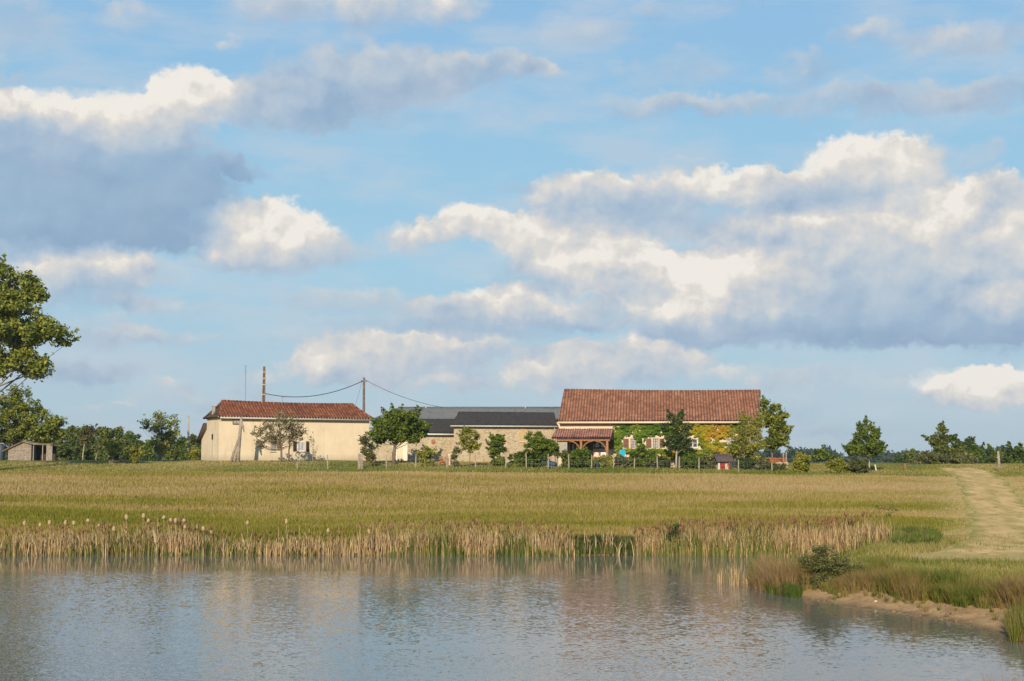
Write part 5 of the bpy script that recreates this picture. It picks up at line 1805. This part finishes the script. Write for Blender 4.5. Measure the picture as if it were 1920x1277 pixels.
# ---------------------------------------------------------------- shed at the left
def build_shed():
    Y = 136.0
    p = at(14, 860, Y); z = gz(p[0], Y)
    e = empty('wooden_shed', (p[0], Y, z), R(4), 'small weathered wooden shed with a lean-to under the broad tree', 'shed')
    k = Y / F * .94
    X = lambda px: (px - 14) * k
    Z = lambda py: at(30, py, Y)[2] - z
    b = MB()
    n = 22
    x0, x1 = X(15), X(60)
    zr, zl, zrt = Z(829), Z(841), Z(833)
    for i in range(n):
        a = x0 + (x1 - x0) * i / n; c = x0 + (x1 - x0) * (i + 1) / n
        xm = X(43)
        top = lambda q: zl + (zr - zl) * (q - x0) / (xm - x0) if q < xm else zr + (zrt - zr) * (q - xm) / (x1 - xm)
        b.prism([(a + .004, -.1), (c - .004, -.1), (c - .004, top(c)), (a + .004, top(a))], random.uniform(-.012, .012), .05)
    b.build('front_wall', M_GREYW, e)
    MB().box(x0, x0 + .08, .06, 3, -.1, zl - .05).box(x1 - .08, x1, .06, 3, -.1, zrt - .05).build('side_wall', M_GREYW, e)
    m_r = mat_plain('old_board_roof', (.36, .26, .18), .9, .25, 4)
    roof_surface('roof', m_r, e, (X(4), 3.0, Z(845)), (X(4), -.25, Z(845)), (X(43.5), -.25, zr + .1), (X(43.5), 3.0, zr + .1), .2, .02, 3, thick=.07)
    roof_surface('roof', m_r, e, (x1 + .15, -.25, zrt + .02), (x1 + .15, 3.0, zrt + .02), (X(43.5), 3, zr + .1), (X(43.5), -.25, zr + .1), .2, .02, 2, thick=.07)
    # lean-to: posts, dark back, right board
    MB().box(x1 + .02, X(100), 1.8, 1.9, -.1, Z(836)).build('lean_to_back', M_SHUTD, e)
    b = MB()
    for px in (64, 82, 90):
        b.box(X(px) - .04, X(px) + .04, .0, .08, -.1, Z(834))
    b.build('lean_to_post', M_GREYW, e)
    MB().box(X(91), X(101), -.02, .04, -.1, Z(834)).build('end_boards', M_GREYW, e)
    MB().box(x1 + .16, X(102), -.1, 2.0, Z(833.5), Z(832)).build('lean_to_roof', m_r, e)
    # dark water tank at the very edge
    p = at(1, 860, 137); z = gz(p[0], 137)
    e = empty('water_tank', (p[0], 137, z), 0, 'dark blue grey plastic water tank at the left edge beside the shed', 'tank')
    r = .36; h = at(0, 833, 137)[2] - z
    MB().tube([(0, 0, 0), (0, 0, .05), (0, 0, h - .15), (0, 0, h - .05)], [r * .95, r, r, r * .8], 20).build('barrel', mat_plain('blue_grey_plastic', (.05, .075, .09), .5, .1, 4), e, smooth=True)
    MB().tube([(0, 0, h - .05), (0, 0, h)], [r * .45, r * .4], 16).build('lid', M_SHUTD, e)


build_shed()


# ---------------------------------------------------------------- garden things by the farmhouse
def build_garden():
    def place(name, px, Y, label, cat, group=None, rz=0.0, dz=0.0):
        p = at(px, 862, Y)
        return empty(name, (p[0], Y, gz(p[0], Y) + dz), rz, label, cat, group)

    # turquoise shell chair
    e = place('garden_chair', 1167, 119.6, 'turquoise plastic garden chair standing behind the bushes', 'chair', rz=.35, dz=.15)
    zt = at(1167, 843, 119.6)[2] - e.location.z
    b = MB()
    w = .30
    out = [(-w * .6, zt - .62), (w * .6, zt - .62), (w * .9, zt - .35), (w * .95, zt - .1), (w * .6, zt), (-w * .6, zt), (-w * .95, zt - .1), (-w * .9, zt - .35)]
    b.prism(out, -.03, .03); b.build('backrest', M_TURQ, e, bevel=.015)
    MB().box(-.27, .27, -.5, -.031, zt - .66, zt - .62).build('seat', M_TURQ, e, bevel=.02)
    for sx in (-.22, .22):
        for sy in (-.45, -.02):
            MB().tube([(sx, sy, zt - .66), (sx * 1.15, sy, 0)], .022, 6).build('leg', M_TURQ, e)
    # blue bin and tarpaulin
    e = place('tarpaulin_heap', 1025, 119.0, 'crumpled blue tarpaulin over a low heap below the laurel', 'tarpaulin')
    MB().blob((0, 0, .30), (.85, .5, .36), 16, 8, .16).build('sheet', M_BLUE, e, smooth=True)
    MB().tube([(-.8, -.3, .1), (0, -.52, .2), (.8, -.3, .1)], .015, 5).build('rope', M_WHITE, e)
    e = place('blue_tub', 1120, 119.1, 'small deep blue tub under the cushioned seats', 'tub')
    MB().tube([(0, 0, 0), (0, 0, .5), (0, 0, .52)], [.19, .24, .26], 14).build('bucket', M_BLUE, e, smooth=True)
    MB().tube([(-.25, 0, .5), (0, -.1, .6), (.25, 0, .5)], .012, 5).build('handle', M_MET, e)
    # cushioned seats under the porch
    m_stripe, t, b_ = new_mat('red_white_fabric')
    tc = t.new('ShaderNodeTexCoord')
    x, y, z = t.sep(tc.outputs['Object'])
    t.put(b_.inputs['Base Color'], t.ramp(t.noise(tc.outputs['Object'], 3.5, 1, .5), [(0.44, (.58, .12, .09)), (0.5, (.72, .63, .52))]))
    b_.inputs['Roughness'].default_value = .9
    for i, (px, lb, rz) in enumerate([(1119, 'red and white cushioned seat below the porch, left one', .2), (1131, 'pale cushioned seat tilted right below the porch', -.5)]):
        Y = 119.9
        e = place('cushioned_chair', px, Y, lb, 'chair', 'cushioned chairs by the porch', rz=rz, dz=.1)
        zt = at(px, 848, Y)[2] - e.location.z
        MB().box(-.26, .26, -.02, .12, zt - .45, zt).build('cushion', m_stripe if i == 0 else M_WHITE, e, bevel=.05)
        MB().box(-.28, .28, -.45, -.021, zt - .55, zt - .45).build('seat', m_stripe, e, bevel=.03)
        for sx in (-.24, .24):
            for sy in (-.4, .05):
                MB().tube([(sx, sy, 0), (sx, sy, zt - .5)], .02, 6).build('leg', M_WOOD, e)
    # pale garden slide or lounger left of the porch
    e = place('deck_chair', 1052, 119.6, 'pale folded deck chair leaning beside the grey porch wall', 'chair')
    MB().prismx([(-.3, .15), (-.26, .1), (.3, .95), (.26, 1.0)], -.22, .22).build('canvas', M_SURR, e)
    MB().tube([(-.26, -.35, 0), (-.26, .35, 1.05)], .025, 6).tube([(.26, -.35, 0), (.26, .35, 1.05)], .025, 6).tube([(-.26, .35, 0), (-.26, -.1, .5)], .02, 6).tube([(.26, .35, 0), (.26, -.1, .5)], .02, 6).build('frame', M_WHITE, e)
    # tile stack heap by the low barn
    e = place('brick_heap', 838, 124, 'heap of stacked orange bricks and tiles against the low stone barn', 'brick heap')
    b = MB()
    for k in range(70):
        x = random.uniform(-.65, .6); zz = random.uniform(0, .75) * (1 - abs(x) * .6)
        b.box(x - .11, x + .11, -.2 + random.uniform(-.15, .1), .1, zz, zz + .075)
    b.build('bricks', M_BRICK, e)
    e = place('white_urn', 843, 123.2, 'small white garden urn in front of the brick heap', 'urn')
    h = at(843, 851, 123.2)[2] - e.location.z
    MB().tube([(0, 0, 0), (0, 0, .1), (0, 0, h * .5), (0, 0, h * .8), (0, 0, h)], [.14, .09, .08, .22, .25], 12).build('bowl', M_SURR, e, smooth=True)
    MB().box(-.16, .16, -.16, .16, -.02, .05).build('foot', M_WHITE, e)
    # hut with slate roof and red door
    Y = 118.6
    e = place('small_hut', 1355, Y, 'small stone hut with a purple grey pitched roof and a red door', 'hut', rz=R(12))
    k = Y / F
    h = at(1355, 863, Y)[2] - e.location.z
    hr = at(1357, 851.5, Y)[2] - e.location.z
    MB().box(-.38, .55, 0, .9, -.1, h).prismx([(0.001, h), (.899, h), (.45, hr - .06)], -.41, .61).build('wall', M_SURR, e)
    roof_surface('roof', mat_plain('purple_slate', (.10, .075, .07), .8, .2, 6), e, (-.62, -.28, h - .12), (.82, -.28, h - .12), (.82, .45, hr), (-.62, .45, hr), .15, .02, 4, thick=.05)
    roof_surface('roof', mat_plain('purple_slate_back', (.13, .10, .11), .8, .2, 6), e, (.82, 1.18, h - .12), (-.62, 1.18, h - .12), (-.62, .45, hr), (.82, .45, hr), .15, .02, 4, thick=.05)
    d = MB().box(-.25, .18, -.05, -.003, -.08, h - .2).build('door', M_REDP, e)
    MB().blob((.10, -.08, .3), (.03, .03, .03), 8, 5).build('handle', M_MET, d)
    MB().box(-.42, -.27, -.07, -.003, -.1, h - .05).box(-.26, .3, -.07, -.003, h - .19, h - .06).build('door_frame', M_WHITE, e)
    e = place('red_pump', 1367, 118.4, 'small red hand pump right of the red doored hut', 'pump')
    MB().tube([(0, 0, 0), (0, 0, .1), (0, 0, .5), (0, 0, .62)], [.12, .07, .07, .09], 10).build('body', M_REDP, e, smooth=True)
    MB().tube([(0, 0, .52), (-.16, 0, .5), (-.18, 0, .42)], .025, 6).build('spout', M_REDP, e)
    MB().tube([(0, 0, .6), (.16, 0, .66), (.22, 0, .45)], .018, 6).build('handle', M_REDP, e)
    # stone edging wall under the terrace
    def low_wall(pxa, pxb, Y, py, lb):
        a = at(pxa, 862, Y); c = at(pxb, 862, Y); z = gz(a[0], Y); top = at(pxa, py, Y)[2] - z
        L = c[0] - a[0]
        m = MB(); n = int(L / .3)
        for i in range(n):
            m.box(L * i / n, L * (i + 1) / n - .008, random.uniform(0, .03), .35, -.2, top + random.uniform(-.02, .02))
        o = m.build('terrace_wall', M_STONE); o.location = (a[0], Y, z); tag(o, lb, 'wall')
    low_wall(1405, 1478, 121.5, 866.5, 'low pale terrace wall in front of the red wood pile')
    low_wall(1253, 1288, 120.8, 866.0, 'short grey stone step wall behind the slim tree')
    # red wood pile with posts beyond the farmhouse
    e = place('log_pile', 1450, 124.5, 'pile of reddish cut logs held between wooden posts', 'log pile')
    b = MB(); rs = random.Random(4)
    m_log = mat_plain('red_brown_logs', (.40, .13, .06), .9, .35, 4)
    for i in range(34):
        for j in range(5):
            x = -1.15 + i * .068 + rs.uniform(-.02, .02); zz = .1 + j * .15 + rs.uniform(-.02, .02)
            b.tube([(x, -.25, zz), (x + rs.uniform(-.03, .03), .3, zz)], .055 + rs.uniform(0, .02), 7)
    b.build('logs', m_log, e)
    for px in (1467.5, 1473):
        x = (px - 1450) * 124.5 / F
        MB().box(x - .05, x + .05, -.32, -.26, -.1, at(px, 848, 124.5)[2] - e.location.z).build('stake', M_GREYW, e)
    b = MB()
    b.tube([(.35, -.36, .1), (.62, -.36, .62), (.95, -.36, .2)], [.05, .055, .05], 7).tube([(.1, -.36, .3), (.6, -.36, .75)], .04, 6)
    b.build('branch', m_log, e)
    # brick pillar at the barn right of the creeper
    e = place('garden_arch', 1411, 122.0, 'thin white garden stakes at the right corner of the farmhouse', 'stakes')
    for px in (1403, 1414):
        x = (px - 1411) * 122 / F
        MB().tube([(x, 0, -.1), (x, 0, at(px, 822, 122)[2] - e.location.z)], .022, 6).build('stake', M_WHITE, e)
    # plants beyond: dry duck-like driftwood on the beach
    p = hit(1777, 1156, 30, 60)
    e = empty('driftwood', (p[0], p[1], p[2]), .4, 'small dark brown stump of driftwood at the sandy water edge', 'driftwood')
    MB().tube([(-.09, 0, -.02), (.0, 0, .05), (.06, 0, .09), (.12, 0, .07)], [.05, .06, .045, .02], 7).build('stump', BARK, e, smooth=True)
    MB().tube([(.02, 0, .06), (.05, .02, .15)], [.025, .012], 6).build('twig', BARK, e)
    p = hit(1642, 1129, 30, 60)
    s = MB().blob((0, 0, .01), (.06, .05, .035), 9, 6, .2).build('pale_stone', M_SURR, None, smooth=True)
    s.location = tuple(p); tag(s, 'single pale stone lying on the sandy bank', 'stone')


build_garden()


# ---------------------------------------------------------------- bank vegetation on the right
def tufts(C, R_, hgt, per, rnd_base, wid=.014, spread=.55):
    """arching tussocks: blades fan out from each centre"""
    n = len(C)
    idx = np.repeat(np.arange(n), per)
    a = RNG.uniform(0, 6.283, n * per)
    q = RNG.random(n * per) ** .7 * R_[idx] * .5
    P = C[idx].copy()
    P[:, 0] += np.cos(a) * q; P[:, 1] += np.sin(a) * q
    h = hgt[idx] * RNG.uniform(.55, 1.1, n * per)
    ln = spread * RNG.uniform(.15, 1.1, n * per)
    r = np.clip(rnd_base[idx] + RNG.normal(0, .14, n * per), 0, 1)
    return blades(P, h, np.full(n * per, wid) * RNG.uniform(.7, 1.5, n * per), ln, r, ang=a + 1.57 + RNG.normal(0, .6, n * per), leandir=a, bend=.35)


M_RUSH = mat_leaf('rush_blade', [(.09, .12, .015), (.15, .175, .025), (.24, .22, .045), (.28, .20, .07), (.28, .155, .075), (.42, .29, .16)], .3)
M_TURF = mat_leaf('short_turf', [(.12, .15, .02), (.19, .20, .032), (.28, .245, .06), (.42, .32, .13)], .3)


def sample_px(n, x0, x1, y0, y1):
    out = []
    for _ in range(n):
        px = random.uniform(x0, x1); py = random.uniform(y0, y1)
        p = hit(px, py, 26, 75)
        out.append((p[0], p[1], p[2], px, py))
    return np.array(out)


def build_bank():
    # rush tussocks along the peninsula edge
    line = [(1418, 1098), (1440, 1108), (1470, 1112), (1500, 1106), (1530, 1098), (1560, 1108), (1580, 1112), (1600, 1110), (1620, 1104), (1650, 1108), (1680, 1118), (1700, 1122), (1730, 1122),
            (1760, 1128), (1790, 1132), (1820, 1134), (1850, 1136), (1880, 1138), (1915, 1140), (1960, 1145)]
    lx = [q[0] for q in line]; ly = [q[1] for q in line]
    groups = [(1412, 1545, 'russet and green rush clump at the tip of the sandy bank'), (1545, 1700, 'rush tussocks behind the middle of the sandy bank'), (1700, 1960, 'dark rush tussocks behind the right part of the sandy bank')]
    for (a, b_, lb) in groups:
        S = []
        n = int((b_ - a) * 1.5)
        for _ in range(n):
            px = random.uniform(a, b_)
            yb = np.interp(px, lx, ly)
            py = yb - abs(random.gauss(0, 1)) * (12 if px < 1545 else 14) + random.uniform(-3, 5)
            p = hit(px, py, 30, 70)
            S.append((*p, px, py))
        S = np.array(S)
        sd = pond_sd(S[:, 0], S[:, 1])
        S = S[sd > -.3]
        big = np.where(S[:, 3] < 1515, 1.35, np.where(S[:, 3] < 1600, .72, .95))
        hgt = RNG.uniform(.35, .8, len(S)) * big * (.7 + .6 * vnoise(S[:, 0], S[:, 1], .9, 3))
        hgt = np.where(RNG.random(len(S)) < .25, hgt * .5, hgt)
        fr = vnoise(S[:, 0], S[:, 1], 1.1, 77)
        base = np.where(S[:, 3] < 1500, .50 + .42 * fr, .14 + .66 * fr)
        v, f, r = tufts(S[:, :3] - [0, 0, .03], np.full(len(S), .35), hgt, 95, base)
        o = link('rush_clump', np_mesh('rush_clump', v, f, {'rnd': ('FACE', r)}), M_RUSH)
        tag(o, lb, 'rushes', 'rushes along the sandy bank', kind='stuff')
    # water's edge fringe of green shoots at the tip
    S = []
    for _ in range(240):
        px = random.uniform(1412, 1500); py = np.interp(px, [1412, 1440, 1480, 1500], [1098, 1111, 1121, 1122]) - random.uniform(0, 9)
        d = ray(px, py); k = -CAMZ / d[2]
        S.append((d[0] * k, d[1] * k, -.02))
    S = np.array(S)
    v, f, r = tufts(S, np.full(len(S), .15), RNG.uniform(.2, .5, len(S)), 22, np.full(len(S), .12), .016, .3)
    o = link('green_shoots', np_mesh('green_shoots', v, f, {'rnd': ('FACE', r)}), M_GREEN)
    tag(o, 'green shoots standing in the water at the tip of the bank', 'grass', kind='stuff')
    S = []
    while len(S) < 46:
        px = random.uniform(1500, 1890); yb = np.interp(px, lx, ly)
        p = hit(px, yb + random.uniform(2, 26) * random.random() + 3, 30, 70)
        if pond_sd(np.array([p[0]]), np.array([p[1]]))[0] > .35:
            S.append(p)
    S = np.array(S)
    v, f, r = tufts(S, np.full(len(S), .12), RNG.uniform(.08, .3, len(S)), 26, RNG.uniform(0, .7, len(S)), .012, .7)
    o = link('sand_tufts', np_mesh('sand_tufts', v, f, {'rnd': ('FACE', r)}), M_RUSH)
    tag(o, 'scattered small tufts on the bare sandy bank', 'grass', kind='stuff')
    b = MB()
    for _ in range(420):
        px = random.uniform(1490, 1890); yb = np.interp(px, lx, ly)
        p = hit(px, yb + random.uniform(0, 34), 30, 70)
        if p[2] > -.02 and pond_sd(np.array([p[0]]), np.array([p[1]]))[0] > .02:
            q = random.uniform(.012, .04)
            b.blob((p[0], p[1], p[2]), (q * random.uniform(.8, 1.6), q, q * .6), 6, 4, .3)
    o = b.build('pebbles', mat_plain('sandy_pebble', (.27, .185, .10), .9, .3, 8))
    tag(o, 'small clods and pebbles strewn on the sandy bank', 'pebbles', kind='stuff')
    # turf over the bank and beside the track
    n = 190000
    X = RNG.uniform(8, 34, n); Y = RNG.uniform(36, 68.5, n)
    sd = pond_sd(X, Y)
    beach = (sd < 2.0 + .9 * fbm(X, Y, 1.4, 5)) & (Y < 50) & (X > 8.8)
    worn = np.clip(1 - np.hypot((X - 19.5) / 6.5, (Y - 56) / 5.0), 0, 1)
    pin = path_in(X, Y)
    keep = (sd > .2) & ~beach & (X < .52 * Y) & (RNG.random(n) > worn * 1.9) & ((pin < 0) | (RNG.random(n) < .04))
    X, Y, sd = X[keep], Y[keep], sd[keep]
    fr = fbm(X, Y, 2.2, 61)
    h = (.07 + .17 * RNG.random(len(X)) * (.3 + fr * 1.3)) * np.where(sd < 4, 1.5, 1.0)
    P = np.stack([X, Y, ground(X, Y) - .01], 1)
    rn = np.clip(fbm(X, Y, 3.5, 62) * .95 + .02 + RNG.normal(0, .18, len(X)) + .45 * np.clip(1 - np.hypot((X - 19.5) / 9, (Y - 57) / 7), 0, 1), 0, 1)
    v, f, r = blades(P, h, .018 + .012 * RNG.random(len(X)), RNG.uniform(.1, .8, len(X)), rn)
    o = link('bank_turf', np_mesh('bank_turf', v, f, {'rnd': ('FACE', r)}), M_TURF)
    tag(o, 'green and straw turf over the bank on the right', 'grass', kind='stuff')
    # short lawn before the buildings
    n = 130000
    Y = RNG.uniform(112, 131, n); X = RNG.uniform(-.44, .46, n) * Y
    keep = path_in(X, Y) < 0
    X, Y = X[keep], Y[keep]
    fr = fbm(X, Y, 4.0, 81)
    garden = np.clip((X + 14) / 3, 0, 1) * np.clip((25 - X) / 3, 0, 1) * ((Y > 114) & (Y < 120))
    h = (.05 + .13 * RNG.random(len(X)) * (.2 + fr)) * (1 + 1.8 * garden * RNG.random(len(X)))
    P = np.stack([X, Y, ground(X, Y) - .01], 1)
    rn = np.clip(.18 + .85 * fbm(X, Y, 7.0, 82) - .02 + RNG.normal(0, .16, len(X)) - .2 * garden, 0, 1)
    v, f, r = blades(P, h, .05 + .03 * RNG.random(len(X)), RNG.uniform(.1, .7, len(X)), rn)
    o = link('lawn_grass', np_mesh('lawn_grass', v, f, {'rnd': ('FACE', r)}), M_TURF)
    tag(o, 'short green and straw lawn before the buildings', 'grass', kind='stuff')
    # low green growth in the reed gap and the small knoll right of it
    for (a, b_, y0, y1, n_, hh, lb, m_) in [(1055, 1200, 1018, 1040, 260, .42, 'low dark green growth filling the gap in the reed bed', L_DARK),
                                            (1670, 1760, 1000, 1028, 150, .45, 'low green growth right of the reed bed end', M_GREEN)]:
        S = sample_px(n_, a, b_, y0, y1)
        S = S[pond_sd(S[:, 0], S[:, 1]) > -.2]
        v, f, r = tufts(S[:, :3], np.full(len(S), .5), hh * RNG.uniform(.4, 1.2, len(S)), 60, RNG.random(len(S)), .03, .5)
        o = link('marsh_growth', np_mesh('marsh_growth', v, f, {'rnd': ('FACE', r)}), m_)
        tag(o, lb, 'marsh plants', kind='stuff')
    # thicker bush on the peninsula and little ones in the reed line
    p = hit(1540, 1100, 40, 70)
    make_plant('bank_bush', 'dark green weedy bush on the tip of the bank before the right reeds', 'bush', None, 1537, p[1],
               [(1545, 1040, 32, 24), (1520, 1052, 24, 18), (1600, 1066, 26, 14), (1565, 1062, 42, 24), (1530, 1062, 34, 24), (1585, 1072, 32, 18), (1545, 1080, 44, 16)], 20000, .038, L_OLIVE, BARK, .015, clump=.2, fill=.9, crown='foliage', twigs=30)
    make_plant('reed_weed', 'small dark bramble rising in the right reed bed', 'bush', None, 1268, 67.9, [(1268, 990, 16, 12), (1262, 1006, 14, 14)], 1500, .06, L_DARK, BARK, .012, clump=.16, crown='foliage')
    make_plant('knoll_bush', 'small dark bush on the green knoll beside the track', 'bush', None, 1718, 71, [(1715, 1004, 18, 8), (1700, 1008, 12, 6)], 1700, .06, L_GREEN, BARK, .012, clump=.16, crown='foliage')
    make_plant('docks', 'thin rusty dock plants standing in the meadow left of the track', 'plant', None, 1665, 80, [(1668, 955, 20, 10), (1645, 950, 10, 8)], 160, .06, L_BRONZE, None, .01, clump=.14, crown='foliage', fill=.9, ground_it=True)
    # isolated reeds standing in the water before the tip
    def stand(pxs, bot, tops, m, lb, gr, nm):
        V = []
        pts = []
        for _ in range(len(pxs)):
            pass
        B = []
        for px, tp in zip(pxs, tops):
            d = ray(px, bot + random.uniform(-4, 3)); k = -CAMZ / d[2]
            x, y = d[0] * k, d[1] * k
            B.append((x, y, -.05, at(px, tp, y)[2] + .05))
        B = np.array(B)
        v, f, r = blades(B[:, :3], B[:, 3], RNG.uniform(.014, .03, len(B)), RNG.uniform(.02, .25, len(B)), RNG.random(len(B)), ang=RNG.normal(0, .6, len(B)))
        o = link(nm, np_mesh(nm, v, f, {'rnd': ('FACE', r)}), m)
        tag(o, lb, 'reeds', gr)
    for (c, w_, n_, tp, bt, lb) in [(1352, 7, 30, 1055, 1094, 'short dry reed tuft in the water, left of the three'), (1379, 9, 30, 1048, 1097, 'dry reed tuft in the water with bent tops, middle'), (1396, 4, 30, 1066, 1098, 'thin dry reed tuft in the water next to the green reeds')]:
        pxs = RNG.normal(c, w_ * .6, n_)
        stand(pxs, bt, tp + RNG.random(n_) * 26, M_STALK, lb, 'reed tufts standing in the water', 'reed_tuft')
    pxs = RNG.normal(1414, 4.0, 60)
    stand(pxs, 1098, 1030 + RNG.random(60) * 40, M_GREEN, 'tall green reed tuft at the tip of the bank', None, 'green_reed_tuft')
    pxs = RNG.uniform(1335, 1415, 30)
    stand(pxs, 1088, 1060 + RNG.random(30) * 25, M_GREEN, 'thin scattered green reeds around the dry tufts in the water', None, 'scattered_reeds')
    # rush clump cut by the right edge, and dry grasses of the near shore
    S = []
    for _ in range(50):
        px = random.uniform(1893, 1950); d = ray(px, 1192 + random.uniform(-12, 14)); k = -CAMZ / d[2]
        x, y = d[0] * k, d[1] * k
        S.append((x, y, max(gz(x, y), -.1)))
    S = np.array(S)
    v, f, r = tufts(S, np.full(len(S), .2), RNG.uniform(.4, .75, len(S)), 80, RNG.uniform(.1, .6, len(S)), .012, .4)
    o = link('edge_rushes', np_mesh('edge_rushes', v, f, {'rnd': ('FACE', r)}), M_RUSH)
    tag(o, 'rush clump at the right edge of the view at the waterline', 'rushes', kind='stuff')
    S = []
    for _ in range(34):
        px = random.uniform(1835, 1960); d = ray(px, 1300 + random.uniform(-15, 40)); k = -CAMZ / d[2]
        S.append((d[0] * k, d[1] * k, -.05))
    S = np.array(S)
    v, f, r = tufts(S, np.full(len(S), .25), RNG.uniform(.3, .62, len(S)), 8, RNG.uniform(.5, 1, len(S)), .006, .3)
    o = link('near_grass', np_mesh('near_grass', v, f, {'rnd': ('FACE', r)}), M_RUSH)
    tag(o, 'thin dry grasses poking up at the bottom right corner', 'grass', kind='stuff')


build_bank()


# ---------------------------------------------------------------- haze
def build_haze():
    m = bpy.data.materials.new('haze_air'); m.use_nodes = True
    t = NT(m.node_tree); t.n.clear()
    out = t.new('ShaderNodeOutputMaterial')
    v = t.new('ShaderNodeVolumePrincipled')
    v.inputs['Color'].default_value = (.72, .82, .95, 1)
    v.inputs['Density'].default_value = HAZE
    v.inputs['Anisotropy'].default_value = 0.3
    t.l.new(v.outputs[0], out.inputs['Volume'])
    o = MB().box(-600, 600, -60, 1000, -8, 24).build('haze', m)
    tag(o, 'thin bluish air over the fields', kind='stuff')


HAZE = 0.00018
build_haze()
